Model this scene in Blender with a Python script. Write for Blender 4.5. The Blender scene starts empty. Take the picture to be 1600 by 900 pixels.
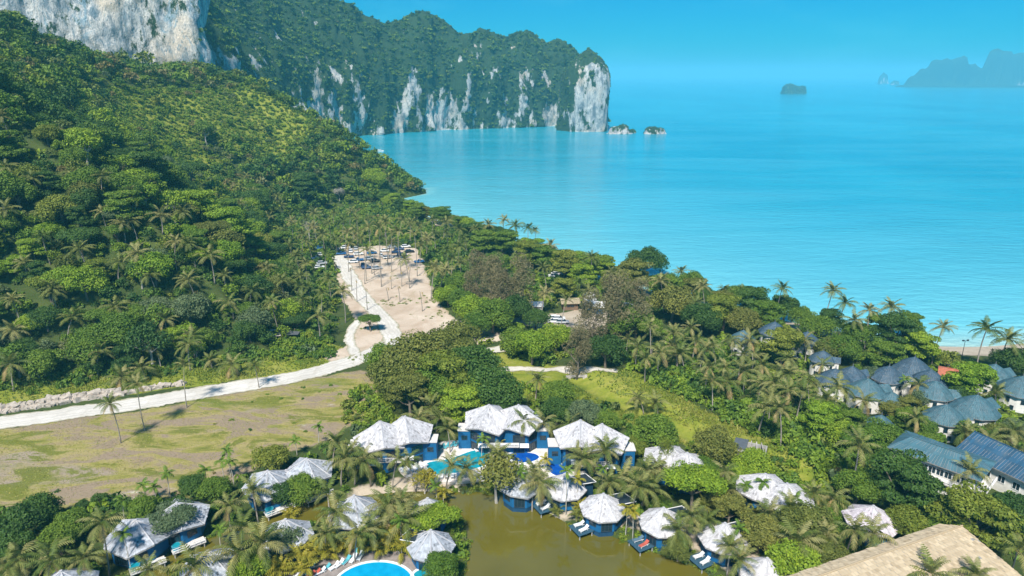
import bpy, bmesh, math, random
import numpy as np
from mathutils import Vector, Matrix

# ------------------------------------------------------------------ camera, sky, sun, exposure
SC = bpy.context.scene
COL = SC.collection
PI = math.pi
G = 2.0                                   # level of the plain above the sea
CAM_Z = 77.0
PITCH = math.radians(17.35)
FOC = 24.0 / 36.0 * 1600.0                # focal length in photograph pixels

cam_data = bpy.data.cameras.new('camera')
cam_data.sensor_width = 36.0
cam_data.lens = 24.0
cam_data.clip_start = 1.0
cam_data.clip_end = 80000.0
camera = bpy.data.objects.new('camera', cam_data)
COL.objects.link(camera)
camera.location = (0, 0, CAM_Z)
camera.rotation_euler = (PI / 2 - PITCH, 0, 0)
SC.camera = camera

SUN_EL, SUN_AZ = 52.0, 196.0              # azimuth measured clockwise from +Y (the view direction)
world = bpy.data.worlds.new('World')
SC.world = world
world.use_nodes = True
wn, wl = world.node_tree.nodes, world.node_tree.links
wn.clear()
w_out = wn.new('ShaderNodeOutputWorld')
w_bg = wn.new('ShaderNodeBackground')
w_bg.inputs['Strength'].default_value = 0.068
sky = wn.new('ShaderNodeTexSky')
sky.sky_type = 'NISHITA'
sky.sun_disc = False
sky.sun_elevation = math.radians(SUN_EL)
sky.sun_rotation = math.radians(SUN_AZ)
sky.altitude = 50
sky.air_density = 1.0
sky.dust_density = 0.6
sky.ozone_density = 3.0
w_hs = wn.new('ShaderNodeMixRGB')
w_hs.blend_type = 'MULTIPLY'
w_hs.inputs[0].default_value = 1.0
w_hs.inputs[2].default_value = (0.02, 0.64, 1.02, 1)      # the cyan cast of the photograph's sky
# thin cloud veil, everywhere in the sky alike
w_tc = wn.new('ShaderNodeTexCoord')
w_mp = wn.new('ShaderNodeMapping')
w_mp.inputs['Scale'].default_value = (2.2, 2.2, 9.0)
w_nz = wn.new('ShaderNodeTexNoise')
w_nz.inputs['Scale'].default_value = 2.4
w_nz.inputs['Detail'].default_value = 7.0
w_nz.inputs['Roughness'].default_value = 0.6
w_rp = wn.new('ShaderNodeMapRange')
w_rp.inputs['From Min'].default_value = 0.50
w_rp.inputs['From Max'].default_value = 0.78
w_rp.inputs['To Max'].default_value = 0.20
w_cl = wn.new('ShaderNodeMixRGB')
w_cl.inputs[2].default_value = (1.8, 7.5, 9.5, 1)
wl.new(w_tc.outputs['Generated'], w_mp.inputs['Vector'])
wl.new(w_mp.outputs[0], w_nz.inputs['Vector'])
wl.new(w_nz.outputs['Fac'], w_rp.inputs['Value'])
wl.new(w_rp.outputs[0], w_cl.inputs[0])
wl.new(sky.outputs[0], w_hs.inputs[1])
wl.new(w_hs.outputs[0], w_cl.inputs[1])
wl.new(w_cl.outputs[0], w_bg.inputs['Color'])
wl.new(w_bg.outputs[0], w_out.inputs['Surface'])

sun_data = bpy.data.lights.new('sun', 'SUN')
sun_data.energy = 4.5
sun_data.angle = math.radians(5.0)
sun_data.color = (1.0, 0.945, 0.86)
sun = bpy.data.objects.new('sun', sun_data)
COL.objects.link(sun)
_sd = Vector((math.sin(math.radians(SUN_AZ)) * math.cos(math.radians(SUN_EL)),
              math.cos(math.radians(SUN_AZ)) * math.cos(math.radians(SUN_EL)),
              math.sin(math.radians(SUN_EL))))
sun.rotation_euler = _sd.to_track_quat('Z', 'Y').to_euler()

SC.view_settings.view_transform = 'Standard'
SC.view_settings.look = 'None'
SC.view_settings.exposure = 0.66
SC.view_settings.gamma = 1.0
SC.view_settings.use_curve_mapping = False
SC.render.engine = 'CYCLES'
SC.cycles.max_bounces = 6
SC.cycles.diffuse_bounces = 3
SC.cycles.glossy_bounces = 3
SC.cycles.transmission_bounces = 3
SC.cycles.transparent_max_bounces = 6
SC.cycles.volume_bounces = 1
SC.cycles.use_denoising = True
SC.cycles.use_adaptive_sampling = True
SC.cycles.adaptive_threshold = 0.015

# ------------------------------------------------------------------ projection of the photograph onto the place
_c, _s = math.cos(PITCH), math.sin(PITCH)

def ray(u, v):
    a, b = (u - 800.0) / FOC, (450.0 - v) / FOC
    return np.array([a, _c + b * _s, -_s + b * _c])

def at(u, v, z=0.0):
    """the point of the level z that the photograph shows at pixel u, v"""
    d = ray(u, v)
    k = (z - CAM_Z) / d[2]
    return np.array([d[0] * k, d[1] * k, z])

def to_px(x, y, z):
    x, y, z = np.asarray(x, float), np.asarray(y, float), np.asarray(z, float) - CAM_Z
    dep = y * _c - z * _s
    up = y * _s + z * _c
    dep = np.maximum(dep, 1e-3)
    return 800 + FOC * x / dep, 450 - FOC * up / dep, dep

# ------------------------------------------------------------------ noise and geometry helpers (numpy)
def _hash(ix, iy, iz, seed):
    h = (ix.astype(np.int64) * 374761393 + iy.astype(np.int64) * 668265263 + iz.astype(np.int64) * 2147483647 + seed * 974634777) & 0xFFFFFFFF
    h = ((h ^ (h >> 13)) * 1274126177) & 0xFFFFFFFF
    h = ((h ^ (h >> 16)) * 2246822519) & 0xFFFFFFFF
    return ((h ^ (h >> 15)) & 0xFFFFFF) / float(0xFFFFFF)

def vnoise(x, y, z=0.0, seed=0):
    x, y, z = np.broadcast_arrays(np.asarray(x, float), np.asarray(y, float), np.asarray(z, float))
    ix, iy, iz = np.floor(x), np.floor(y), np.floor(z)
    fx, fy, fz = x - ix, y - iy, z - iz
    fx, fy, fz = fx * fx * (3 - 2 * fx), fy * fy * (3 - 2 * fy), fz * fz * (3 - 2 * fz)
    r = 0
    for dx in (0, 1):
        for dy in (0, 1):
            for dz in (0, 1):
                w = (fx if dx else 1 - fx) * (fy if dy else 1 - fy) * (fz if dz else 1 - fz)
                r = r + w * _hash(ix + dx, iy + dy, iz + dz, seed)
    return r * 2 - 1

def fbm(x, y, z=0.0, seed=0, octv=4, gain=0.5):
    a, f, r, t = 1.0, 1.0, 0, 0
    for o in range(octv):
        r = r + a * vnoise(np.asarray(x) * f, np.asarray(y) * f, np.asarray(z) * f, seed + o * 17)
        t += a
        a *= gain
        f *= 2.03
    return r / t

def sstep(a, b, x):
    t = np.clip((np.asarray(x, float) - a) / (b - a), 0, 1)
    return t * t * (3 - 2 * t)

def poly_inside(x, y, P):
    x, y = np.asarray(x, float), np.asarray(y, float)
    ins = np.zeros(x.shape, bool)
    n = len(P)
    for i in range(n):
        x0, y0 = P[i][0], P[i][1]
        x1, y1 = P[(i + 1) % n][0], P[(i + 1) % n][1]
        c = (y0 > y) != (y1 > y)
        ins ^= c & (x < (x1 - x0) * (y - y0) / ((y1 - y0) if y1 != y0 else 1e-9) + x0)
    return ins

def line_dist(x, y, P, closed=False):
    x, y = np.asarray(x, float), np.asarray(y, float)
    best = np.full(x.shape, 1e18)
    n = len(P)
    for i in range(n if closed else n - 1):
        x0, y0 = P[i][0], P[i][1]
        x1, y1 = P[(i + 1) % n][0], P[(i + 1) % n][1]
        dx, dy = x1 - x0, y1 - y0
        t = np.clip(((x - x0) * dx + (y - y0) * dy) / (dx * dx + dy * dy + 1e-12), 0, 1)
        best = np.minimum(best, (x - x0 - t * dx) ** 2 + (y - y0 - t * dy) ** 2)
    return np.sqrt(best)

def sdf(x, y, P):
    """distance to the outline, positive inside"""
    d = line_dist(x, y, P, True)
    return np.where(poly_inside(x, y, P), d, -d)

def smooth_line(P, n=8, closed=False):
    """Catmull-Rom through the points"""
    P = [np.asarray(p, float) for p in P]
    out = []
    m = len(P)
    for i in range(m if closed else m - 1):
        if closed:
            p0, p1, p2, p3 = P[i - 1], P[i], P[(i + 1) % m], P[(i + 2) % m]
        else:
            p0, p1, p2, p3 = P[max(i - 1, 0)], P[i], P[i + 1], P[min(i + 2, m - 1)]
        for k in range(n):
            t = k / n
            out.append(0.5 * ((2 * p1) + (-p0 + p2) * t + (2 * p0 - 5 * p1 + 4 * p2 - p3) * t * t + (-p0 + 3 * p1 - 3 * p2 + p3) * t ** 3))
    if not closed:
        out.append(P[-1])
    return np.array(out)

# ------------------------------------------------------------------ object helpers
def link(o, parent=None):
    COL.objects.link(o)
    if parent is not None:
        o.parent = parent
    return o

def tag(o, label=None, cat=None, group=None, kind=None):
    if label: o['label'] = label
    if cat: o['category'] = cat
    if group: o['group'] = group
    if kind: o['kind'] = kind
    return o

def empty(name, loc=(0, 0, 0), rz=0.0, label=None, cat=None, group=None, scale=1.0):
    o = bpy.data.objects.new(name, None)
    o.empty_display_size = 0.5
    o.location = loc
    o.rotation_euler = (0, 0, rz)
    o.scale = (scale,) * 3
    link(o)
    return tag(o, label, cat, group)

def np_mesh(name, verts, faces, mats=(), fmat=None, smooth=False, attrs=None):
    """verts (n,3); faces: (m,3) or (m,4) array, or a list of such arrays"""
    if isinstance(faces, np.ndarray):
        faces = [faces]
    faces = [f for f in faces if len(f)]
    me = bpy.data.meshes.new(name)
    verts = np.ascontiguousarray(verts, np.float32)
    me.vertices.add(len(verts))
    me.vertices.foreach_set('co', verts.ravel())
    loops = np.concatenate([f.ravel() for f in faces]).astype(np.int32)
    sizes = np.concatenate([np.full(len(f), f.shape[1], np.int32) for f in faces])
    starts = np.concatenate([[0], np.cumsum(sizes)[:-1]]).astype(np.int32)
    me.loops.add(len(loops))
    me.loops.foreach_set('vertex_index', loops)
    me.polygons.add(len(sizes))
    me.polygons.foreach_set('loop_start', starts)
    me.polygons.foreach_set('loop_total', sizes)
    if fmat is not None:
        me.polygons.foreach_set('material_index', np.ascontiguousarray(fmat, np.int32))
    me.polygons.foreach_set('use_smooth', np.full(len(sizes), bool(smooth)))
    for m in mats:
        me.materials.append(m)
    for k, (dom, arr) in (attrs or {}).items():
        arr = np.ascontiguousarray(arr, np.float32)
        if arr.ndim == 1:
            a = me.attributes.new(k, 'FLOAT', dom)
            a.data.foreach_set('value', arr)
        else:
            a = me.attributes.new(k, 'FLOAT_VECTOR', dom)
            a.data.foreach_set('vector', arr.ravel())
    me.update(calc_edges=True)
    return me

def mesh_obj(name, me, parent=None, **kw):
    o = bpy.data.objects.new(name, me)
    link(o, parent)
    return tag(o, **kw)

class MB:
    """collects boxes, prisms, tubes and polygons; build() links them as ONE mesh object"""
    def __init__(s):
        s.v, s.f, s.m = [], [], []
    def add(s, v, f, mi=0):
        k = len(s.v)
        s.v += [tuple(float(c) for c in p) for p in v]
        s.f += [tuple(i + k for i in q) for q in f]
        s.m += [mi] * len(f)
        return s
    def box(s, c, d, rz=0.0, mi=0, tilt=0.0):
        x, y, z = d[0] / 2, d[1] / 2, d[2] / 2
        M = Matrix.Rotation(rz, 3, 'Z') @ Matrix.Rotation(tilt, 3, 'X')
        p = [Vector(c) + M @ Vector((i * x, j * y, k * z)) for i in (-1, 1) for j in (-1, 1) for k in (-1, 1)]
        return s.add(p, [(0, 1, 3, 2), (4, 6, 7, 5), (0, 4, 5, 1), (2, 3, 7, 6), (0, 2, 6, 4), (1, 5, 7, 3)], mi)
    def prism(s, poly, z0, z1, mi=0):
        """upright prism over a plan polygon; z0, z1 numbers or one per corner"""
        n = len(poly)
        a = z0 if hasattr(z0, '__len__') else [z0] * n
        b = z1 if hasattr(z1, '__len__') else [z1] * n
        p = [(poly[i][0], poly[i][1], a[i]) for i in range(n)] + [(poly[i][0], poly[i][1], b[i]) for i in range(n)]
        f = [(i, (i + 1) % n, n + (i + 1) % n, n + i) for i in range(n)]
        f += [tuple(range(n - 1, -1, -1)), tuple(range(n, 2 * n))]
        return s.add(p, f, mi)
    def tube(s, pts, rad, n=6, mi=0, caps=True):
        pts = [Vector(p) for p in pts]
        if not hasattr(rad, '__len__'):
            rad = [rad] * len(pts)
        V, F = [], []
        for i, p in enumerate(pts):
            t = (pts[min(i + 1, len(pts) - 1)] - pts[max(i - 1, 0)]).normalized()
            ax = t.cross(Vector((0, 1, 0.01)) if abs(t.y) < 0.9 else Vector((1, 0, 0))).normalized()
            ay = t.cross(ax)
            for k in range(n):
                a = 2 * PI * k / n
                V.append(p + (ax * math.cos(a) + ay * math.sin(a)) * rad[i])
        for i in range(len(pts) - 1):
            for k in range(n):
                F.append((i * n + k, i * n + (k + 1) % n, (i + 1) * n + (k + 1) % n, (i + 1) * n + k))
        if caps:
            F.append(tuple(range(n - 1, -1, -1)))
            F.append(tuple((len(pts) - 1) * n + k for k in range(n)))
        return s.add(V, F, mi)
    def quad(s, a, b, c, d, mi=0):
        return s.add([a, b, c, d], [(0, 1, 2, 3)], mi)
    def slab(s, poly, th, mi=0):
        """any flat polygon in space thickened downwards"""
        n = len(poly)
        p = [tuple(q) for q in poly] + [(q[0], q[1], q[2] - th) for q in poly]
        f = [tuple(range(n)), tuple(range(2 * n - 1, n - 1, -1))]
        f += [(i, n + i, n + (i + 1) % n, (i + 1) % n) for i in range(n)]
        return s.add(p, f, mi)
    def mesh(s, name, mats, smooth=False):
        me = bpy.data.meshes.new(name)
        me.from_pydata(s.v, [], s.f)
        for m in (mats if isinstance(mats, (list, tuple)) else [mats]):
            me.materials.append(m)
        me.polygons.foreach_set('material_index', s.m)
        bm = bmesh.new(); bm.from_mesh(me)
        bmesh.ops.recalc_face_normals(bm, faces=bm.faces)
        bm.to_mesh(me); bm.free()
        me.polygons.foreach_set('use_smooth', [smooth] * len(me.polygons))
        me.update()
        return me
    def build(s, name, mats, parent=None, smooth=False, **kw):
        return mesh_obj(name, s.mesh(name, mats, smooth), parent, **kw)

KIDS = {}
def copy_tree(o, parent=None):
    """a thing, its parts and their sub-parts; the copies share mesh data"""
    c = o.copy()
    COL.objects.link(c)
    c.parent = parent
    for ch in KIDS[o.name]:
        copy_tree(ch, c)
    return c

def index_children():
    KIDS.clear()
    for o in bpy.data.objects:
        KIDS.setdefault(o.name, [])
        if o.parent is not None:
            KIDS.setdefault(o.parent.name, []).append(o)

# ------------------------------------------------------------------ materials
MAT = {}
class NT:
    def __init__(s, name):
        s.m = bpy.data.materials.new(name)
        s.m.use_nodes = True
        s.n, s.l = s.m.node_tree.nodes, s.m.node_tree.links
        s.n.clear()
        s.out = s.n.new('ShaderNodeOutputMaterial')
    def node(s, t, **kw):
        n = s.n.new(t)
        for k, v in kw.items():
            if k in n.inputs.keys() if hasattr(n, 'inputs') else False:
                n.inputs[k].default_value = v
            else:
                setattr(n, k, v)
        return n
    def set(s, sock, v):
        if isinstance(v, bpy.types.NodeSocket):
            s.l.new(v, sock)
        elif isinstance(v, (tuple, list)) and len(v) == 3 and sock.type == 'RGBA':
            sock.default_value = (*v, 1)
        else:
            sock.default_value = v
    def mix(s, fac, a, b, blend='MIX'):
        n = s.n.new('ShaderNodeMixRGB'); n.blend_type = blend
        s.set(n.inputs[0], fac); s.set(n.inputs[1], a); s.set(n.inputs[2], b)
        return n.outputs[0]
    def math(s, op, a, b=0.0, c=None):
        n = s.n.new('ShaderNodeMath'); n.operation = op
        s.set(n.inputs[0], a); s.set(n.inputs[1], b)
        if c is not None: s.set(n.inputs[2], c)
        return n.outputs[0]
    def noise(s, scale, detail=4.0, rough=0.55, vec=None, dist=0.0):
        n = s.n.new('ShaderNodeTexNoise')
        n.inputs['Scale'].default_value = scale
        n.inputs['Detail'].default_value = detail
        n.inputs['Roughness'].default_value = rough
        n.inputs['Distortion'].default_value = dist
        if vec is not None: s.l.new(vec, n.inputs['Vector'])
        return n.outputs['Fac']
    def ramp(s, fac, stops, interp='LINEAR'):
        n = s.n.new('ShaderNodeValToRGB')
        n.color_ramp.interpolation = interp
        e = n.color_ramp.elements
        while len(e) < len(stops): e.new(0.5)
        for i, (p, c) in enumerate(stops):
            e[i].position = p
            e[i].color = (*c, 1) if len(c) == 3 else c
        s.set(n.inputs[0], fac)
        return n.outputs[0]
    def rng(s, v, a, b, c=0.0, d=1.0):
        n = s.n.new('ShaderNodeMapRange')
        s.set(n.inputs['Value'], v)
        n.inputs['From Min'].default_value = a; n.inputs['From Max'].default_value = b
        n.inputs['To Min'].default_value = c; n.inputs['To Max'].default_value = d
        return n.outputs[0]
    def pos(s, scale=None):
        g = s.n.new('ShaderNodeNewGeometry').outputs['Position']
        if scale is None: return g
        m = s.n.new('ShaderNodeMapping'); m.inputs['Scale'].default_value = scale
        s.l.new(g, m.inputs['Vector'])
        return m.outputs[0]
    def obj(s, scale=None):
        g = s.n.new('ShaderNodeTexCoord').outputs['Object']
        if scale is None: return g
        m = s.n.new('ShaderNodeMapping'); m.inputs['Scale'].default_value = scale
        s.l.new(g, m.inputs['Vector'])
        return m.outputs[0]
    def attr(s, name):
        n = s.n.new('ShaderNodeAttribute'); n.attribute_name = name
        return n
    def bump(s, h, strength=0.5, dist=0.1):
        n = s.n.new('ShaderNodeBump')
        n.inputs['Strength'].default_value = strength
        n.inputs['Distance'].default_value = dist
        s.l.new(h, n.inputs['Height'])
        return n.outputs[0]
    def bsdf(s, color, rough=0.7, spec=0.3, normal=None, metallic=0.0, **kw):
        n = s.n.new('ShaderNodeBsdfPrincipled')
        s.set(n.inputs['Base Color'], color)
        s.set(n.inputs['Roughness'], rough)
        s.set(n.inputs['Specular IOR Level'], spec)
        s.set(n.inputs['Metallic'], metallic)
        for k, v in kw.items():
            s.set(n.inputs[k.replace('_', ' ')], v)
        if normal is not None: s.l.new(normal, n.inputs['Normal'])
        return n.outputs[0]
    def done(s, shader, key):
        s.l.new(shader, s.out.inputs['Surface'])
        MAT[key] = s.m
        return s.m

def plain(key, col, rough=0.6, spec=0.3, var=0.10, nscale=1.5, metallic=0.0, bump=0.0):
    t = NT(key)
    n = t.noise(nscale, 5, 0.6, t.obj())
    c2 = tuple(min(1, c * (1 + var)) for c in col)
    c1 = tuple(c * (1 - var) for c in col)
    cc = t.mix(t.rng(n, 0.3, 0.7), c1, c2)
    nb = t.bump(t.noise(nscale * 8, 3, 0.6, t.obj()), bump, 0.05) if bump else None
    return t.done(t.bsdf(cc, rough, spec, nb, metallic), key)

def leaf_mat(key, stops, trans=0.28, isl=0.35, tint_attr=False, rough=0.55):
    """foliage: hue by plant, value by leaf"""
    t = NT(key)
    if tint_attr:
        per = t.attr('tint').outputs['Fac']
        leaf = t.attr('leafrand').outputs['Fac']
    else:
        per = t.n.new('ShaderNodeObjectInfo').outputs['Random']
        leaf = t.attr('leafrand').outputs['Fac']
    c = t.ramp(per, stops)
    val = t.rng(leaf, 0, 1, 1 - isl, 1 + isl)
    hs = t.n.new('ShaderNodeHueSaturation')
    t.set(hs.inputs['Hue'], t.rng(leaf, 0, 1, 0.515, 0.485))
    t.set(hs.inputs['Value'], val)
    t.set(hs.inputs['Color'], c)
    b = t.bsdf(hs.outputs[0], rough, 0.25)
    tr = t.n.new('ShaderNodeBsdfTranslucent')
    t.set(tr.inputs['Color'], t.mix(1.0, hs.outputs[0], (1.0, 1.0, 0.55), 'MULTIPLY'))
    mx = t.n.new('ShaderNodeMixShader')
    mx.inputs[0].default_value = trans
    t.l.new(b, mx.inputs[1]); t.l.new(tr.outputs[0], mx.inputs[2])
    return t.done(mx.outputs[0], key)

# ================================================================== THE SETTING
# ------------------------------------------------------------------ plan outlines
COAST = [(-76, 424), (-52, 388), (-24, 347), (-2, 312), (20, 281), (42, 253), (70, 226), (98, 204), (117, 191), (138, 188), (165, 192), (210, 190), (330, 170)]
BACKSHORE = [(-72, 440), (-58, 462), (-62, 482), (-90, 522), (-150, 585), (-200, 680), (-235, 800), (-260, 1000)]
LAND = smooth_line(COAST, 5).tolist() + [(600, 120), (600, -150), (-900, -150), (-900, 1000)] + BACKSHORE[::-1]
def px2(L, z=G):
    return [tuple(at(u, v, z)[:2]) for u, v in L]
TOE = px2([(-220, 640), (0, 606), (200, 588), (340, 566), (420, 552), (468, 520), (480, 470), (445, 400), (452, 345), (520, 324), (596, 318)])
HILL = TOE + [(-70, 445), (-58, 462), (-62, 482), (-90, 522), (-150, 585), (-200, 680), (-235, 800), (-900, 800), (-900, 150)]
POND = smooth_line(px2([(712, 776), (735, 768), (790, 776), (830, 790), (860, 803), (905, 826), (950, 836), (1000, 856), (1060, 876), (1110, 900), (1150, 960), (900, 1010), (730, 960), (722, 900), (735, 862), (722, 820)], 1.4), 6, True)
CHANNEL = smooth_line(px2([(735, 784), (690, 782), (640, 782), (590, 786), (540, 792), (490, 802), (440, 814), (380, 838), (320, 858), (272, 878), (230, 910), (190, 960)], 1.4), 6)
DITCH = smooth_line(px2([(903, 592), (960, 622), (1020, 648), (1090, 684), (1160, 714), (1230, 738), (1262, 752), (1290, 800), (1310, 850)], G), 6)

def ground_h(x, y):
    x, y = np.asarray(x, float), np.asarray(y, float)
    sc_ = sdf(x, y, LAND)
    h = G + 0.22 * fbm(x / 14, y / 14, seed=3, octv=3) + 0.10 * fbm(x / 3.0, y / 3.0, seed=5, octv=2)
    shore = np.clip(sc_ * 0.16, -6, 30)
    sh = sdf(x, y, HILL)
    s = np.maximum(sh, 0)
    hill = np.minimum(0.72 * s * sstep(-12, 26, s), 150 * (1 - np.exp(-s / 165.0)) + 0.12 * s)
    hill = hill + sstep(4, 50, s) * (7.5 * fbm(x / 62, y / 62, seed=9, octv=4))
    far = sstep(345, 445, y)
    hill = hill * (1 - 0.25 * far * sstep(90, 150, s) - 0.05 * far) * (1 - 0.5 * sstep(420, 455, y) * sstep(45, 0, s))
    rocky = sstep(0, 20, s)                                    # the hill meets the sea steeply
    h = np.minimum(h, np.where(sc_ > 0, shore * (1 + 5 * rocky), shore)) + hill * sstep(-2, 6, sc_)
    # pond, channel and ditch
    pd = sdf(x, y, POND)
    h = np.where(sh < 0, np.minimum(h, np.maximum(1.38 - pd * 0.45, 0.2) + 0.0), h)
    cd = line_dist(x, y, CHANNEL)
    h = np.minimum(h, np.where(cd < 7, 0.5 + np.maximum(cd - 1.3, 0) * 0.55, 99))
    dd = line_dist(x, y, DITCH)
    h = h + 0.75 * np.exp(-((dd - 6.5) / 2.6) ** 2)
    h = np.where(dd < 5.5, np.minimum(h, 0.75 + np.maximum(dd - 0.9, 0) * 0.42), h)
    return h

GX0, GY0, GST = -660.0, 40.0, 1.0
_gx, _gy = np.arange(GX0, 260, GST), np.arange(GY0, 720, GST)
_GXX, _GYY = np.meshgrid(_gx, _gy)
HGRID = ground_h(_GXX, _GYY)
def gfast(x, y):
    """ground height read off the surveyed grid"""
    fx = np.clip((np.asarray(x, float) - GX0) / GST, 0, len(_gx) - 1.001)
    fy = np.clip((np.asarray(y, float) - GY0) / GST, 0, len(_gy) - 1.001)
    i, j = fx.astype(int), fy.astype(int)
    a, b = fx - i, fy - j
    return (HGRID[j, i] * (1 - a) + HGRID[j, i + 1] * a) * (1 - b) + (HGRID[j + 1, i] * (1 - a) + HGRID[j + 1, i + 1] * a) * b

def gh(x, y):
    return float(gfast(x, y))

_T = np.concatenate([np.arange(70, 330, 0.5), np.arange(330, 700, 1.0)])
def hit(u, v, h=0.0):
    """where the view through pixel u, v comes within h of the ground"""
    d = ray(u, v)
    L = math.sqrt(float(d @ d))
    x, y, z = d[0] / L * _T, d[1] / L * _T, CAM_Z + d[2] / L * _T
    ok = np.nonzero(z <= gfast(x, y) + h)[0]
    i = ok[0] if len(ok) else len(_T) - 1
    return float(x[i]), float(y[i])

# cover of the ground: where dry grass, lush grass and bare earth lie
FIELD = px2([(-160, 700), (0, 668), (150, 652), (400, 608), (560, 580), (600, 600), (590, 640), (560, 660), (500, 690), (440, 705), (390, 735), (300, 775), (120, 800), (-160, 830)])
VERGE = px2([(-160, 628), (0, 598), (120, 585), (250, 575), (380, 556), (425, 548), (500, 530), (545, 545), (520, 572), (430, 590), (280, 604), (100, 628), (-160, 672)])
BANK = px2([(880, 588), (975, 576), (1010, 592), (1110, 640), (1215, 690), (1320, 735), (1310, 790), (1240, 770), (1150, 730), (1020, 680), (900, 650), (880, 620)])
NOOK = px2([(755, 560), (790, 548), (860, 568), (890, 580), (885, 610), (830, 625), (770, 600)])
LOT2 = px2([(800, 500), (860, 490), (930, 480), (975, 500), (930, 520), (850, 525)])
GARDEN = px2([(545, 762), (640, 745), (720, 752), (760, 775), (690, 790), (600, 780), (540, 790)])
BANKR = px2([(860, 805), (960, 822), (1060, 850), (1170, 905), (1250, 905), (1100, 830), (960, 790), (880, 780)])

SLOPE = smooth_line([(-150, 455), (-168, 430), (-185, 405), (-190, 380), (-175, 350), (-160, 335)], 5)
def open_slope(x, y):
    d = line_dist(x, y, SLOPE)
    return sstep(34, 10, d + 14 * fbm(x / 22, y / 22, seed=71, octv=3)) * sstep(10, 25, sdf(x, y, HILL))

def cover(x, y):
    j = 2.5 * fbm(x / 9, y / 9, seed=21, octv=3)
    def m(P, w=2.0):
        return sstep(-w, w, sdf(x, y, P) + j)
    dry = m(FIELD)
    lush = np.maximum.reduce([m(BANK), m(VERGE, 1.5), 0.8 * m(NOOK)])
    sea_d = sdf(x, y, LAND)
    onhill = sdf(x, y, HILL)
    sand = sstep(15, 7, sea_d + 0.6 * j) * sstep(-22, -40, onhill)
    sand = np.maximum.reduce([sand, m(LOT2), 0.75 * m(GARDEN), 0.8 * m(BANKR)])
    lush = np.maximum(lush, open_slope(x, y))
    return np.stack([dry, lush, sand], -1)

# ------------------------------------------------------------------ materials of the setting
def mat_ground():
    t = NT('ground_cover')
    sep = t.n.new('ShaderNodeSeparateXYZ')
    t.l.new(t.attr('cover').outputs['Vector'], sep.inputs[0])
    p = t.pos()
    fine = t.noise(1.6, 6, 0.7, p)
    mid = t.noise(0.16, 5, 0.6, t.pos((0.7, 1.5, 1.0)), 0.6)
    big = t.noise(0.045, 4, 0.55, t.pos((0.8, 1.7, 1.0)), 0.8)
    under = t.mix(t.rng(mid, 0.35, 0.65), (0.036, 0.062, 0.016), (0.075, 0.100, 0.026))
    under = t.mix(t.rng(fine, 0.5, 0.8), under, (0.085, 0.080, 0.040))
    straw = t.ramp(mid, [(0.28, (0.135, 0.155, 0.030)), (0.42, (0.265, 0.245, 0.062)), (0.54, (0.345, 0.285, 0.115)), (0.68, (0.30, 0.225, 0.15))])
    straw = t.mix(t.rng(big, 0.56, 0.70), straw, (0.115, 0.165, 0.022))
    straw = t.mix(t.rng(big, 0.42, 0.34), straw, (0.33, 0.265, 0.19))
    straw = t.mix(t.rng(t.noise(0.09, 4, 0.6, t.pos((0.6, 2.0, 1)), 0.5), 0.66, 0.72), straw, (0.60, 0.54, 0.46))
    pat = t.noise(0.075, 6, 0.62, t.pos((0.75, 1.9, 1)), 1.2)
    straw = t.mix(t.rng(pat, 0.525, 0.565, 0, 0.9), straw, (0.285, 0.215, 0.155))
    straw = t.mix(t.rng(pat, 0.465, 0.42, 0, 0.9), straw, (0.145, 0.165, 0.026))
    straw = t.mix(t.rng(t.noise(0.05, 3, 0.5, t.pos((0.7, 1.6, 1))), 0.69, 0.72), straw, (0.50, 0.30, 0.19))
    straw = t.mix(t.math('MULTIPLY', t.rng(fine, 0.5, 0.72), 0.55), straw, (0.15, 0.13, 0.07))
    lush = t.ramp(mid, [(0.3, (0.110, 0.165, 0.018)), (0.5, (0.225, 0.250, 0.032)), (0.7, (0.310, 0.295, 0.065))])
    lush = t.mix(t.math('MULTIPLY', t.rng(fine, 0.48, 0.75), 0.5), lush, (0.075, 0.10, 0.02))
    sand = t.mix(t.rng(mid, 0.35, 0.65), (0.40, 0.33, 0.25), (0.52, 0.44, 0.34))
    sand = t.mix(t.math('MULTIPLY', t.rng(fine, 0.5, 0.75), 0.45), sand, (0.22, 0.19, 0.12))
    brk = t.math('MULTIPLY', t.math('SUBTRACT', t.noise(0.55, 5, 0.65, p), 0.5), 0.9)
    c = t.mix(t.rng(t.math('ADD', sep.outputs[0], brk), 0.35, 0.6), under, straw)
    c = t.mix(t.rng(t.math('ADD', sep.outputs[1], brk), 0.35, 0.6), c, lush)
    c = t.mix(t.rng(t.math('ADD', sep.outputs[2], brk), 0.35, 0.6), c, sand)
    nb = t.bump(t.math('ADD', fine, t.math('MULTIPLY', t.noise(6, 4, 0.7, p), 0.4)), 0.6, 0.35)
    t.done(t.bsdf(c, 0.95, 0.1, nb), 'ground')

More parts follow.
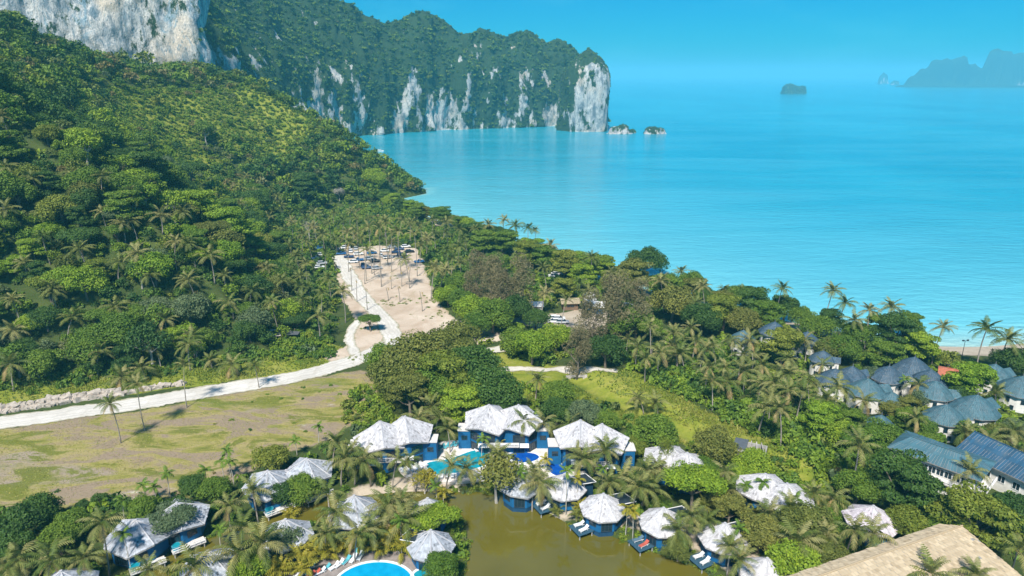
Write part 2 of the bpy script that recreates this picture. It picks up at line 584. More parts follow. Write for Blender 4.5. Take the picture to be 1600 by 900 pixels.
def mat_rock(key, white=1.0, stain_shade=(0.10, 0.125, 0.14)):
    """pale limestone with grey-blue water streaks, ochre faces and soil with scrub where the attribute says so"""
    t = NT(key)
    p = t.pos((1, 1, 0.22))
    st = t.noise(0.16, 7, 0.66, p, 0.5)
    st2 = t.noise(0.55, 6, 0.7, t.pos((1, 1, 0.35)), 0.3)
    fine = t.noise(0.9, 7, 0.72, t.pos((1, 1, 0.6)))
    warm = t.noise(0.035, 3, 0.5, t.pos())
    c = t.ramp(st, [(0.30, stain_shade), (0.43, tuple(0.5 * a_ + 0.24 for a_ in stain_shade)), (0.52, (0.50 * white, 0.49 * white, 0.46 * white)), (0.70, (0.64 * white, 0.60 * white, 0.53 * white))])
    c = t.mix(t.rng(warm, 0.5, 0.68, 0, 0.75), c, (0.58 * white, 0.47 * white, 0.34 * white))
    c = t.mix(t.rng(st2, 0.54, 0.64, 0, 0.8), c, stain_shade)
    c = t.mix(t.rng(t.noise(0.05, 6, 0.68, t.pos((1, 1, 0.45)), 1.0), 0.55, 0.61, 0, 0.7), c, tuple(a_ * 1.5 for a_ in stain_shade))  # broad patches painted in for the blue shade of caves and overhangs
    c = t.mix(t.rng(fine, 0.50, 0.72, 0, 0.6), c, (0.13, 0.14, 0.12))
    veg = t.mix(fine, (0.020, 0.050, 0.022), (0.055, 0.095, 0.030))
    rk = t.attr('rock').outputs['Fac']
    k = t.math('ADD', rk, t.math('MULTIPLY', t.math('SUBTRACT', t.noise(0.22, 7, 0.74, t.pos((1, 1, 0.5))), 0.5), 1.9))
    c = t.mix(t.rng(k, 0.42, 0.58), veg, c)
    h = t.math('ADD', t.math('MULTIPLY', st2, 1.3), fine)
    nb = t.bump(h, 0.9, 2.0)
    t.done(t.bsdf(c, 0.9, 0.15, nb), key)

def mat_sea():
    t = NT('sea_water')
    sh = t.attr('shallow').outputs['Fac']
    big = t.noise(0.004, 4, 0.55, t.pos((1, 0.35, 1)), 0.6)
    deep = t.mix(t.rng(big, 0.35, 0.65), (0.002, 0.250, 0.370), (0.012, 0.320, 0.440))
    c = t.ramp(sh, [(0.0, (0, 0, 0)), (1.0, (1, 1, 1))])
    col = t.mix(t.rng(sh, 0.05, 0.75), deep, (0.16, 0.500, 0.560))
    col = t.mix(t.rng(sh, 0.72, 0.95), col, (0.34, 0.52, 0.48))
    wind = t.noise(0.012, 5, 0.6, t.pos((0.35, 1.5, 1)), 0.8)
    col = t.mix(t.rng(wind, 0.42, 0.66, 0.0, 0.22), col, (0.14, 0.50, 0.60))
    foam = t.math('ADD', sh, t.math('MULTIPLY', t.math('SUBTRACT', t.noise(0.25, 5, 0.7, t.pos()), 0.5), 0.16))
    col = t.mix(t.rng(foam, 0.955, 0.985, 0, 0.9), col, (0.80, 0.82, 0.80))
    w1 = t.noise(0.16, 3, 0.6, t.pos((0.55, 1.3, 1)), 0.4)
    w2 = t.noise(0.45, 4, 0.65, t.pos((0.6, 1.4, 1)), 0.3)
    w3 = t.noise(0.03, 3, 0.5, t.pos((0.5, 1.2, 1)))
    h = t.math('ADD', t.math('MULTIPLY', w1, 1.0), t.math('MULTIPLY', w2, 0.45))
    h = t.math('MULTIPLY', h, t.rng(w3, 0.3, 0.7, 0.5, 1.2))
    nb = t.bump(h, 0.85, 1.3)
    t.done(t.bsdf(col, 0.16, 0.5, nb, IOR=1.33), 'sea')

def mat_pond():
    t = NT('pond_water')
    n = t.noise(0.10, 4, 0.5, t.pos())
    c = t.mix(t.rng(n, 0.35, 0.65), (0.112, 0.098, 0.010), (0.135, 0.118, 0.016))
    nb = t.bump(t.noise(2.4, 3, 0.6, t.pos((0.7, 1.2, 1))), 0.07, 0.05)
    t.done(t.bsdf(c, 0.02, 0.5, nb, IOR=1.9), 'pond')

def mat_dirt(key, a, b, dirt, edge, tracks=()):
    t = NT(key)
    mid = t.noise(0.12, 5, 0.6, t.pos(), 0.7)
    fine = t.noise(1.3, 6, 0.7, t.pos())
    c = t.mix(t.rng(mid, 0.35, 0.68), a, b)
    c = t.mix(t.rng(fine, 0.55, 0.78, 0, 0.5), c, dirt)
    tr = t.noise(0.35, 5, 0.6, t.pos((1, 0.25, 1)), 1.0)
    c = t.mix(t.rng(tr, 0.58, 0.72, 0, 0.45), c, dirt)
    ed = t.attr('edge').outputs['Fac']
    k = t.math('ADD', ed, t.math('MULTIPLY', t.math('SUBTRACT', t.noise(0.6, 5, 0.7, t.pos()), 0.5), 2.2))
    c = t.mix(t.rng(k, 0.9, 0.0, 0, 0.85), c, edge)
    for q in tracks:
        c = t.mix(t.math('MULTIPLY', t.rng(t.math('ABSOLUTE', t.math('SUBTRACT', k, q)), 0.45, 0.10), 0.40), c, tuple(x * 0.72 for x in a))
    t.done(t.bsdf(c, 0.95, 0.1, t.bump(t.math('ADD', fine, mid), 0.5, 0.2)), key)

mat_ground(); mat_rock('limestone', 1.15, (0.09, 0.135, 0.16)); mat_rock('limestone_white', 1.4, (0.15, 0.26, 0.32)); mat_sea(); mat_pond()
mat_dirt('road_gravel', (0.55, 0.51, 0.45), (0.68, 0.64, 0.58), (0.42, 0.36, 0.28), (0.26, 0.235, 0.12), (1.6, 2.7))
mat_dirt('car_park_earth', (0.44, 0.335, 0.245), (0.60, 0.50, 0.40), (0.30, 0.25, 0.13), (0.20, 0.19, 0.08))
plain('boulder', (0.43, 0.37, 0.31), 0.9, 0.15, 0.35, 1.2, bump=0.7)
plain('sea_rock', (0.12, 0.10, 0.085), 0.9, 0.2, 0.4, 0.4, bump=0.5)

# ------------------------------------------------------------------ the ground, one sheet
def tensor_grid(xs, ys):
    X, Y = np.meshgrid(xs, ys)
    nx, ny = len(xs), len(ys)
    i = np.arange((nx - 1) * (ny - 1))
    r, c = i // (nx - 1), i % (nx - 1)
    a = r * nx + c
    return X.ravel(), Y.ravel(), np.stack([a, a + 1, a + nx + 1, a + nx], -1)

def steps(*seg):
    out = []
    for a, b, d in seg:
        out += list(np.arange(a, b, d))
    return np.array(out + [seg[-1][1]])

xs = steps((-640, -200, 5.0), (-200, 160, 1.15), (160, 560, 8.0))
ys = steps((-120, 64, 12.0), (64, 235, 1.15), (235, 480, 2.2), (480, 800, 6.0))
X, Y, Q = tensor_grid(xs, ys)
Z = ground_h(X, Y)
CV = cover(X, Y)
mesh_obj('ground', np_mesh('ground', np.stack([X, Y, Z], -1), Q, [MAT['ground']], smooth=True, attrs={'cover': ('POINT', CV)}), kind='structure')

# ------------------------------------------------------------------ the sea, reaching the horizon
xs = steps((-25000, -3000, 2000), (-3000, -400, 200), (-400, 400, 14), (400, 3000, 200), (3000, 25000, 2000))
ys = steps((-400, 150, 50), (150, 620, 11), (620, 1600, 60), (1600, 4000, 300), (4000, 25000, 1500))
X, Y, Q = tensor_grid(xs, ys)
sd_ = np.where(sdf(X, Y, LAND) > 0, 0, line_dist(X, Y, smooth_line(COAST, 5)))       # shoals lie off the beach, not under the cliffs
shal = 0.72 * np.exp(-sd_ / 130.0) + 0.28 * np.exp(-sd_ / 14.0)
mesh_obj('sea', np_mesh('sea', np.stack([X, Y, 0 * X], -1), Q, [MAT['sea']], attrs={'shallow': ('POINT', shal)}), kind='structure')

# pond and channel water: one level sheet, the banks rise through it
pp = px2([(160, 1000), (150, 900), (300, 840), (480, 770), (640, 745), (760, 750), (900, 795), (1180, 900), (1250, 1010)], 1.38)
m = MB(); m.add([(p[0], p[1], 1.38) for p in pp], [tuple(range(len(pp)))])
m.build('pond', MAT['pond'], kind='structure')

# ------------------------------------------------------------------ sheets laid on the ground with uneven edges
def sheet(name, f, box, step, zoff, mat, **kw):
    """f(x, y) positive inside"""
    xs, ys = np.arange(box[0], box[1], step), np.arange(box[2], box[3], step)
    X, Y, Q = tensor_grid(xs, ys)
    S = f(X, Y)
    keep = (S[Q] > -0.75 * step).all(1) & (S[Q] > 0).any(1)
    Q = Q[keep]
    e = 0.2
    neg = S < 0
    for _ in range(2):
        S = f(X, Y)
        gx, gy = (f(X + e, Y) - S) / e, (f(X, Y + e) - S) / e
        g2 = np.maximum(gx * gx + gy * gy, 0.2)
        X = np.where(neg, X - S * gx / g2, X)
        Y = np.where(neg, Y - S * gy / g2, Y)
    used = np.unique(Q)
    rm = np.zeros(len(X), int); rm[used] = np.arange(len(used))
    ed = np.maximum(f(X, Y), 0)[used]
    V = np.stack([X, Y, gfast(X, Y) + zoff], -1)[used]
    return mesh_obj(name, np_mesh(name, V, rm[Q], [mat], smooth=True, attrs={'edge': ('POINT', ed)}), **kw)

def band(P, w):
    P = smooth_line(P, 6)
    def f(x, y):
        return w - line_dist(x, y, P) + 0.9 * fbm(x / 3.6, y / 3.6, seed=31, octv=4, gain=0.6)
    return f

ROAD = px2([(-220, 690), (-60, 668), (60, 653), (200, 633), (330, 611), (440, 593), (520, 574), (575, 556), (615, 536)])
ROAD2 = px2([(615, 536), (610, 515), (590, 490), (565, 462), (545, 430), (530, 402)])
ROAD3 = px2([(600, 548), (680, 560), (760, 550), (800, 541)])
TRACK = px2([(700, 590), (780, 578), (820, 577), (880, 581), (960, 580)])
SPUR = px2([(560, 568), (552, 545), (545, 525), (560, 500)])
LOT = px2([(522, 402), (540, 388), (590, 384), (650, 388), (668, 425), (680, 465), (712, 500), (790, 520), (800, 530), (745, 538), (690, 530), (640, 540), (575, 560), (530, 572), (505, 560), (548, 535), (555, 505), (535, 470), (524, 430)])
def f_lot(x, y):
    return sdf(x, y, LOT) + 1.3 * fbm(x / 5, y / 5, seed=33, octv=3)
sheet('car_park', f_lot, (-130, 20, 165, 330), 1.2, 0.05, MAT['car_park_earth'], kind='structure')
sheet('road', band(ROAD, 3.7), (-330, -20, 120, 220), 0.9, 0.09, MAT['road_gravel'], kind='structure')
sheet('road', band(ROAD2, 3.1), (-110, -20, 165, 320), 0.9, 0.13, MAT['road_gravel'], kind='structure')
sheet('road', band(ROAD3, 2.6), (-60, 20, 160, 220), 0.9, 0.11, MAT['road_gravel'], kind='structure')
sheet('path', band(TRACK, 1.5), (-40, 40, 150, 190), 0.7, 0.09, MAT['road_gravel'], kind='structure')
sheet('path', band(SPUR, 1.6), (-70, -20, 160, 240), 0.7, 0.09, MAT['road_gravel'], kind='structure')

# ------------------------------------------------------------------ cliffs: base line, crest line, back line
def loft(name, pts, rows, du, seed, rock_fn, amp=7.0, back=90.0, mat='limestone'):
    """pts: (bx, by, cx, cy, crest z, k, base z). A wall that leans from the base line to the crest line, then a broad top and a back"""
    P = smooth_line([np.array(p, float) for p in pts], 10)
    L = np.concatenate([[0], np.cumsum(np.hypot(*(np.diff(P[:, :2], axis=0).T)))])
    nu = int(L[-1] / du)
    uu = np.linspace(0, L[-1], nu)
    P = np.stack([np.interp(uu, L, P[:, i]) for i in range(P.shape[1])], -1)
    T = np.concatenate([np.linspace(0, 1, rows), 1 + np.linspace(0.15, 1, 6)])
    tan = np.gradient(P[:, :2], axis=0)
    tan /= np.linalg.norm(tan, axis=1)[:, None]
    for _ in range(12):
        tan = np.apply_along_axis(lambda a: np.convolve(np.pad(a, 3, 'edge'), np.ones(7) / 7, 'valid'), 0, tan)
    nrm = np.stack([tan[:, 1], -tan[:, 0]], -1)
    U, Tt = np.meshgrid(np.arange(nu), T)
    B, C = P[U][..., :2], P[U][..., 2:4]
    zc, kk, zb = P[U][..., 4], P[U][..., 5], P[U][..., 6]
    tt = np.clip(Tt, 0, 1)
    w = tt ** kk
    XY = B + (C - B) * w[..., None]
    over = np.clip(Tt - 1, 0, 1)
    XY = XY - nrm[U] * (over * back)[..., None]
    Zz = zb + (zc - zb) * tt
    Zz = np.where(over > 0, zc * (1 - over ** 2 * 0.9) - 4 * over, Zz)
    x, y, z = XY[..., 0], XY[..., 1], Zz
    big = fbm(x / 34, y / 34, z / 90, seed, 3)
    flute = fbm(x / 11, y / 11, z / 46, seed + 5, 4)
    small = fbm(x / 4, y / 4, z / 6, seed + 9, 3)
    D = (amp * big + 0.62 * amp * flute + 0.16 * amp * small) * sstep(0, 0.05, tt + 0.02)
    D = D * (1 - over)
    x = x + nrm[U][..., 0] * D
    y = y + nrm[U][..., 1] * D
    z = z + np.where(tt > 0.6, 1.0, 0.3) * 3.0 * fbm(x / 13, y / 13, 0, seed + 3, 3) * sstep(0.05, 0.4, tt)
    rock = rock_fn(x, y, z, Tt, uu[U] / L[-1], seed)
    R = len(T)
    i = np.arange((nu - 1) * (R - 1)); r, c = i // (nu - 1), i % (nu - 1)
    a = r * nu + c
    Q = np.stack([a, a + 1, a + nu + 1, a + nu], -1)
    V = np.stack([x.ravel(), y.ravel(), z.ravel()], -1)
    o = mesh_obj(name, np_mesh(name, V, Q, [MAT[mat]], smooth=True, attrs={'rock': ('POINT', rock.ravel())}), kind='structure')
    return V, Q, rock.ravel()

def rock_head(x, y, z, T, s, seed):
    n = fbm(x / 15, y / 15, z / 40, seed + 40, 5, 0.62)
    u_, v_, _ = to_px(x, y, z)
    r = 0.36 + 2.0 * n - 0.75 * sstep(20, 120, z) + 0.20 * sstep(45, 5, z)
    r = r + 0.45 * np.exp(-((u_ - 868) / 34) ** 2 - ((z - 38) / 26) ** 2) + 0.35 * np.exp(-((u_ - 640) / 13) ** 2 - ((z - 50) / 34) ** 2)
    r = r + 0.35 * np.exp(-((u_ - 515) / 25) ** 2 - ((z - 48) / 22) ** 2) + 0.5 * np.exp(-((u_ - 770) / 10) ** 2 - ((z - 90) / 16) ** 2)
    r = r + 0.6 * np.exp(-((u_ - 398) / 30) ** 2 - ((v_ - 95) / 36) ** 2)
    return np.clip(np.where(T > 0.92, 0, r), 0, 1)

def rock_tower(x, y, z, T, s, seed):
    n = fbm(x / 11, y / 11, z / 22, seed + 40, 4)
    return np.clip(np.where(T > 0.97, 0, 0.74 + 1.3 * n - 0.8 * sstep(86, 103, z) - 0.75 * sstep(tc[0] - 12, tc[0] - 24, x + 6 * n)), 0, 1)

def rock_white(x, y, z, T, s, seed):
    return np.clip(np.where(T > 0.985, 0, 1.0 + 0.5 * fbm(x / 9, y / 9, z / 18, seed + 40, 3) - 0.25), 0, 1)

def b2(u, v):
    p = at(u, v, 0); return p[0], p[1]
def hp(base, setback, zc, k, ang=None):
    """base point, crest set back from the sea"""
    bx, by = base
    if ang is None: ang = math.radians(105)
    return (bx, by, bx + math.cos(ang) * setback, by + math.sin(ang) * setback, zc, k, -3.0)
A = math.radians
head_pts = [
    hp((-330, 590), 90, 198, 2.4, A(140)), hp((-285, 640), 85, 196, 2.4, A(150)), hp((-262, 690), 60, 194, 2.6, A(165)), hp((-266, 750), 80, 190, 2.2, A(165)),
    hp((-248, 815), 80, 186, 2.0, A(150)), hp((-222, 880), 75, 180, 2.2, A(135)), hp(b2(575, 212), 62, 168, 2.4, A(120)), hp(b2(610, 209), 60, 147, 2.6),
    hp(b2(640, 207), 58, 150, 3.0), hp(b2(672, 205), 55, 164, 2.6), hp(b2(700, 203), 55, 158, 3.0), hp(b2(722, 203), 55, 143, 3.0), hp(b2(745, 202), 52, 134, 3.2),
    hp(b2(765, 201), 50, 143, 3.2), hp(b2(800, 200), 45, 133, 3.4), hp(b2(838, 198), 42, 142, 3.4), hp(b2(862, 197.5), 40, 126, 3.4), hp(b2(885, 198), 40, 129, 3.2), hp(b2(908, 199), 30, 104, 3.0), hp(b2(925, 200), 25, 70, 3.0, A(140))]
HV, HQ, HR = loft('headland_cliff', head_pts, 62, 2.3, 61, rock_head, amp=15.0)
# the tower of rock at the tip: a closed ring round its own crown
tc = np.array(at(913, 203.5, 0)[:2])
tw = []
for k_ in range(13):
    a_ = 2 * PI * k_ / 12 + PI / 2
    r1, r2 = 35 + 3 * math.sin(3 * a_), 37 + 5 * math.cos(2 * a_)
    bx, by = tc[0] - r1 * math.cos(a_) * 1.02, tc[1] + r2 * math.sin(a_)
    tw.append((bx, by, tc[0] - math.cos(a_) * 7 + 6, tc[1] + math.sin(a_) * 9, 106 + 5 * math.sin(a_ + 2.5), 6.5, -3.0))
TV, TQ, TR = loft('headland_tower', tw, 52, 1.5, 83, rock_tower, amp=8.5, back=4.0)
# the white wall above the forest
white_pts = [(-470, 440, -478, 452, 196, 5, 20), (-400, 468, -407, 482, 194, 6, 30), (-355, 488, -361, 503, 190, 7, 40), (-305, 512, -311, 528, 188, 8, 45), (-262, 532, -270, 549, 186, 8, 45), (-240, 543, -252, 556, 190, 8, 45), (-236, 556, -250, 563, 188, 8, 45), (-244, 580, -260, 580, 188, 7, 45), (-268, 615, -284, 610, 188, 6, 45), (-300, 650, -312, 640, 188, 6, 40)]
WV, WQ, WR = loft('white_cliff', white_pts, 76, 1.5, 97, rock_white, amp=12.0, back=60, mat='limestone_white')

# ------------------------------------------------------------------ islands and sea rocks
def island(name, cx, cy, rx, ry, peaks, seed, n=64, rings=26, rockiness=0.35, kind='structure', rag=0.16, crag=0.25):
    """steep-sided island; peaks: (dx, dy, height, radius)"""
    V, F, RK = [], [], []
    for j in range(rings):
        t = j / (rings - 1)
        for i in range(n):
            a = 2 * PI * i / n
            q = 1 + rag * vnoise(math.cos(a) * 2.2, math.sin(a) * 2.2, t * 1.2, seed) + 0.5 * rag * vnoise(math.cos(a) * 7, math.sin(a) * 7, t * 3, seed + 1)
            r = (1 - t ** 1.6) * q
            V.append((cx + rx * r * math.cos(a), cy + ry * r * math.sin(a)))
    V = np.array(V)
    T = np.repeat(np.linspace(0, 1, rings), n)
    z = np.zeros(len(V))
    for dx, dy, h, rad in peaks:
        d = np.hypot(V[:, 0] - cx - dx, (V[:, 1] - cy - dy) * rx / ry)
        z = np.maximum(z, h * np.clip(1 - (d / rad) ** 3.2, 0, 1) ** 0.45)
    hm = max(p[2] for p in peaks)
    z = z * (1 + crag * fbm(V[:, 0] / (rx * 0.3), V[:, 1] / (rx * 0.3), 0, seed, 4) + 0.8 * crag * fbm(V[:, 0] / (rx * 0.07), V[:, 1] / (rx * 0.07), 0, seed + 2, 4)) * sstep(0, 0.06, T) + hm * 0.05 * sstep(0, 0.1, T) - 2 * (T < 0.01)
    V3 = np.stack([V[:, 0], V[:, 1], z], -1)
    i = np.arange((rings - 1) * n); r, c = i // n, i % n
    Q = np.stack([r * n + c, r * n + (c + 1) % n, (r + 1) * n + (c + 1) % n, (r + 1) * n + c], -1)
    rock = np.clip(rockiness + 1.1 * fbm(V[:, 0] / (rx * 0.25), V[:, 1] / (rx * 0.25), z / (hm * 0.4), seed + 7, 4) - 0.5 * sstep(0.25 * hm, hm, z), 0, 1)
    o = mesh_obj(name, np_mesh(name, V3, Q, [MAT['limestone']], smooth=True, attrs={'rock': ('POINT', rock)}))
    return o, V3, Q, rock

def isl_px(name, u0, u1, vb, tops, seed, depth=0.6, **kw):
    """width and base line from the photograph; tops: (u, v, relative radius)"""
    c = at((u0 + u1) / 2, vb, 0)
    dep = to_px(c[0], c[1], 0)[2]
    rx = (u1 - u0) / 2 / FOC * dep
    peaks = []
    for u, v, rr in tops:
        peaks.append(((u - (u0 + u1) / 2) / FOC * dep, 0, (vb - v) / FOC * dep * 1.0, rx * rr))
    return island(name, c[0], c[1], rx, rx * depth, peaks, seed, **kw)

ISLV = []
ISLV.append(isl_px('island', 1221, 1258, 146.5, [(1234, 134, 0.75), (1247, 136, 0.7)], 3, n=40, rings=14, rockiness=-0.1, rag=0.25))
isl_px('island', 1372, 1391, 130.5, [(1379, 117, 0.8)], 5, n=30, rings=12)
isl_px('island', 1391, 1406, 132.5, [(1398, 127, 0.9)], 7, n=30, rings=10)
isl_px('island', 1414, 1700, 136, [(1428, 123, 0.10), (1442, 112, 0.11), (1458, 102, 0.12), (1474, 99, 0.10), (1493, 95, 0.12), (1512, 104, 0.09), (1526, 112, 0.1), (1545, 83, 0.105), (1562, 82, 0.12), (1582, 87, 0.11), (1605, 95, 0.14), (1640, 100, 0.2), (1670, 108, 0.2)], 11, depth=0.4, n=260, rings=40, rag=0.10, rockiness=-0.25, crag=0.16)
# faint land far away
isl_px('island', 1330, 1440, 121.5, [(1350, 116.5, 0.35), (1385, 113.5, 0.4), (1420, 111, 0.4)], 13, depth=0.3, n=60, rings=10, rag=0.1)
ISLV.append(isl_px('islet', 946, 987, 208.5, [(961, 199, 0.5), (973, 196, 0.5)], 17, n=44, rings=16, rockiness=0.75))
ISLV.append(isl_px('islet', 982, 994, 207.5, [(988, 203.5, 0.8)], 19, n=24, rings=10, rockiness=0.75))
ISLV.append(isl_px('islet', 1006, 1041, 209, [(1017, 200, 0.6), (1030, 201, 0.55)], 23, n=40, rings=14, rockiness=0.7))
for o in bpy.data.objects:
    if o.name.startswith(('island', 'islet')):
        o['kind'] = 'structure'

# ------------------------------------------------------------------ the air
def mat_haze():
    m = bpy.data.materials.new('haze_air')
    m.use_nodes = True
    n, l = m.node_tree.nodes, m.node_tree.links
    n.clear()
    out = n.new('ShaderNodeOutputMaterial')
    v = n.new('ShaderNodeVolumePrincipled')
    v.inputs['Color'].default_value = (0.19, 0.74, 0.96, 1)
    v.inputs['Density'].default_value = 0.00020
    v.inputs['Anisotropy'].default_value = 0.0
    l.new(v.outputs[0], out.inputs['Volume'])
    return m
m = MB(); m.box((0, 12500, 102), (52000, 26400, 220))
m.build('haze', mat_haze(), kind='stuff')

# ================================================================== BUILDINGS AND OTHER THINGS
RNG = random.Random(5)
EXCL = []                                 # (x, y, radius) kept free of scattered plants

def mat_wall(key, col, pitch=0.0, dirt=(0.10, 0.12, 0.11)):
    t = NT(key)
    n = t.noise(0.9, 5, 0.6, t.obj())
    c = t.mix(t.rng(n, 0.3, 0.7), tuple(k * 0.85 for k in col), tuple(min(1, k * 1.12) for k in col))
    c = t.mix(t.rng(t.noise(0.8, 6, 0.7, t.obj((2.5, 2.5, 0.5))), 0.58, 0.8, 0, 0.45), c, dirt)
    nb = None
    if pitch:
        w = t.n.new('ShaderNodeTexWave'); w.inputs['Scale'].default_value = pitch; w.bands_direction = 'DIAGONAL'
        t.l.new(t.obj((1, 1, 0)), w.inputs['Vector'])
        nb = t.bump(w.outputs['Fac'], 0.4, 0.04)
    t.done(t.bsdf(c, 0.75, 0.25, nb), key)

def mat_shingle(key, a, b, c_):
    t = NT(key)
    r = t.attr('leafrand').outputs['Fac']
    c = t.ramp(r, [(0.0, c_), (0.10, a), (0.6, b), (1.0, tuple(min(1, k * 1.18) for k in b))])
    c = t.mix(t.rng(t.noise(0.5, 5, 0.6, t.obj()), 0.45, 0.75, 0, 0.45), c, a)
    c = t.mix(t.rng(t.noise(3.5, 4, 0.7, t.obj()), 0.55, 0.75, 0, 0.22), c, c_)
    t.done(t.bsdf(c, 0.85, 0.15), key)

def mat_slate(key, col):
    t = NT(key)
    r = t.attr('leafrand').outputs['Fac']
    c = t.mix(r, tuple(k * 0.78 for k in col), tuple(k * 1.2 for k in col))
    c = t.mix(t.rng(t.noise(0.6, 5, 0.65, t.obj()), 0.5, 0.75, 0, 0.5), c, (0.13, 0.155, 0.165))
    c = t.mix(t.rng(t.noise(2.5, 5, 0.7, t.obj((1, 1, 0.3))), 0.6, 0.8, 0, 0.5), c, (0.02, 0.045, 0.06))
    t.done(t.bsdf(c, 0.7, 0.3), key)

mat_wall('blue_wall', (0.010, 0.115, 0.270), 2.2, (0.015, 0.06, 0.11))
mat_wall('dark_blue', (0.015, 0.060, 0.120), 0, (0.02, 0.03, 0.05))
mat_wall('white_wall', (0.74, 0.71, 0.66), 0, (0.42, 0.40, 0.36))
mat_shingle('shingle_white', (0.43, 0.415, 0.425), (0.545, 0.53, 0.54), (0.25, 0.235, 0.24))
mat_shingle('shingle_grey', (0.29, 0.31, 0.34), (0.41, 0.43, 0.47), (0.15, 0.16, 0.18))
mat_shingle('shingle_mauve', (0.44, 0.39, 0.42), (0.58, 0.52, 0.55), (0.22, 0.19, 0.21))
mat_slate('slate_blue', (0.056, 0.128, 0.156))
mat_slate('slate_navy', (0.043, 0.084, 0.122))
mat_slate('tile_red', (0.42, 0.13, 0.07))
mat_slate('sheet_teal', (0.060, 0.145, 0.180))
mat_slate('sheet_navy', (0.025, 0.085, 0.150))
mat_shingle('tile_tan', (0.47, 0.37, 0.245), (0.52, 0.42, 0.285), (0.40, 0.31, 0.20))
plain('roof_board', (0.30, 0.29, 0.28), 0.85, 0.2, 0.15)
plain('ridge_cap', (0.44, 0.43, 0.44), 0.8, 0.2, 0.15)
plain('white_paint', (0.78, 0.77, 0.75), 0.55, 0.35, 0.06)
plain('deck_white', (0.62, 0.59, 0.56), 0.75, 0.2, 0.15, 3)
plain('deck_blue', (0.035, 0.085, 0.125), 0.7, 0.25, 0.3, 3)
plain('frame_dark', (0.03, 0.045, 0.06), 0.5, 0.4, 0.2)
plain('glass', (0.012, 0.03, 0.045), 0.08, 0.6, 0.2)
plain('timber', (0.20, 0.13, 0.085), 0.8, 0.2, 0.3, 3)
plain('concrete', (0.36, 0.35, 0.33), 0.9, 0.2, 0.25, 0.8, bump=0.3)
plain('paving', (0.66, 0.60, 0.55), 0.85, 0.2, 0.14, 0.8, bump=0.2)
plain('paving_brown', (0.27, 0.23, 0.21), 0.85, 0.2, 0.25, 1.0, bump=0.2)
plain('tub_teal', (0.06, 0.27, 0.36), 0.4, 0.4, 0.15)
plain('cushion_white', (0.74, 0.74, 0.75), 0.8, 0.2, 0.06)
plain('cushion_teal', (0.09, 0.36, 0.42), 0.8, 0.2, 0.12)
plain('cushion_red', (0.45, 0.10, 0.07), 0.8, 0.2, 0.12)
plain('cushion_slate', (0.10, 0.16, 0.21), 0.8, 0.2, 0.12)
plain('tyre', (0.02, 0.02, 0.02), 0.85, 0.2, 0.1)
plain('lamp_glass', (0.75, 0.72, 0.62), 0.2, 0.5, 0.05)
plain('metal_grey', (0.22, 0.23, 0.24), 0.45, 0.5, 0.15, metallic=0.6)
plain('rubble', (0.42, 0.38, 0.35), 0.95, 0.1, 0.35, 0.7, bump=0.6)
plain('thatch', (0.33, 0.27, 0.18), 0.95, 0.1, 0.3, 2.5, bump=0.6)
def mat_pool(key, a, b):
    t = NT(key)
    n = t.noise(0.7, 3, 0.5, t.obj())
    t.done(t.bsdf(t.mix(t.rng(n, 0.35, 0.65), a, b), 0.06, 0.5, t.bump(t.noise(3, 3, 0.6, t.obj()), 0.12, 0.05), IOR=1.33), key)
mat_pool('pool_teal', (0.005, 0.21, 0.28), (0.015, 0.29, 0.36))
mat_pool('pool_blue', (0.004, 0.055, 0.30), (0.006, 0.085, 0.38))
mat_pool('pool_azure', (0.002, 0.27, 0.50), (0.006, 0.34, 0.58))

# ------------------------------------------------------------------ roofs of overlapping shingles
def shingles(facets, mat, course=0.40, wid=0.36, lift=0.055, seed=0, rag=0.07, name='shingles', holes=0.0):
    """one mesh of separate shingles over triangular or four-sided facets (lower left, lower right, upper right, upper left)"""
    rr = random.Random(seed)
    V, F, R = [], [], []
    for fc in facets:
        q = [np.array(p, float) for p in fc]
        if len(q) == 3:
            a, b, c, d = q[0], q[1], q[2], q[2]
        else:
            a, b, c, d = q
        nrm = np.cross(b - a, (c + d) / 2 - (a + b) / 2)
        nrm /= np.linalg.norm(nrm) + 1e-9
        if nrm[2] < 0: nrm = -nrm
        slope = np.linalg.norm((c + d) / 2 - (a + b) / 2)
        rows = max(2, int(slope / course))
        for r in range(rows):
            t0, t1 = r / rows, min(1.0, (r + 1.35) / rows)
            l0, r0 = a + (d - a) * t0, b + (c - b) * t0
            l1, r1 = a + (d - a) * t1, b + (c - b) * t1
            n = max(1, int(round(np.linalg.norm(r0 - l0) / wid)))
            cuts = [0.0] + [min(1, max(0, (k + (0.5 if r % 2 else 0) + rr.uniform(-0.16, 0.16)) / n)) for k in range(0 if r % 2 else 1, n)] + [1.0]
            for k in range(len(cuts) - 1):
                s0, s1 = cuts[k], cuts[k + 1]
                if s1 - s0 < 0.15 / n or rr.random() < holes: continue
                g = (s1 - s0) * 0.04
                lf = lift * rr.uniform(0.6, 1.7)
                dn = (a - d) / (np.linalg.norm(a - d) + 1e-9) * rr.uniform(-rag, rag)
                p0 = l0 + (r0 - l0) * (s0 + g) + nrm * lf + dn
                p1 = l0 + (r0 - l0) * (s1 - g) + nrm * lf + dn
                p2 = l1 + (r1 - l1) * (s1 - g) + nrm * 0.014
                p3 = l1 + (r1 - l1) * (s0 + g) + nrm * 0.014
                i = len(V)
                V += [p0, p1, p2, p3]
                F.append((i, i + 1, i + 2, i + 3))
                R.append(rr.random())
    return np_mesh(name, np.array(V), np.array(F), [mat], attrs={'leafrand': ('FACE', np.array(R))})

def octagon(R, n=8, ph=0.0, sx=1.0):
    return [(R * sx * math.cos(2 * PI * i / n + ph), R * math.sin(2 * PI * i / n + ph)) for i in range(n)]

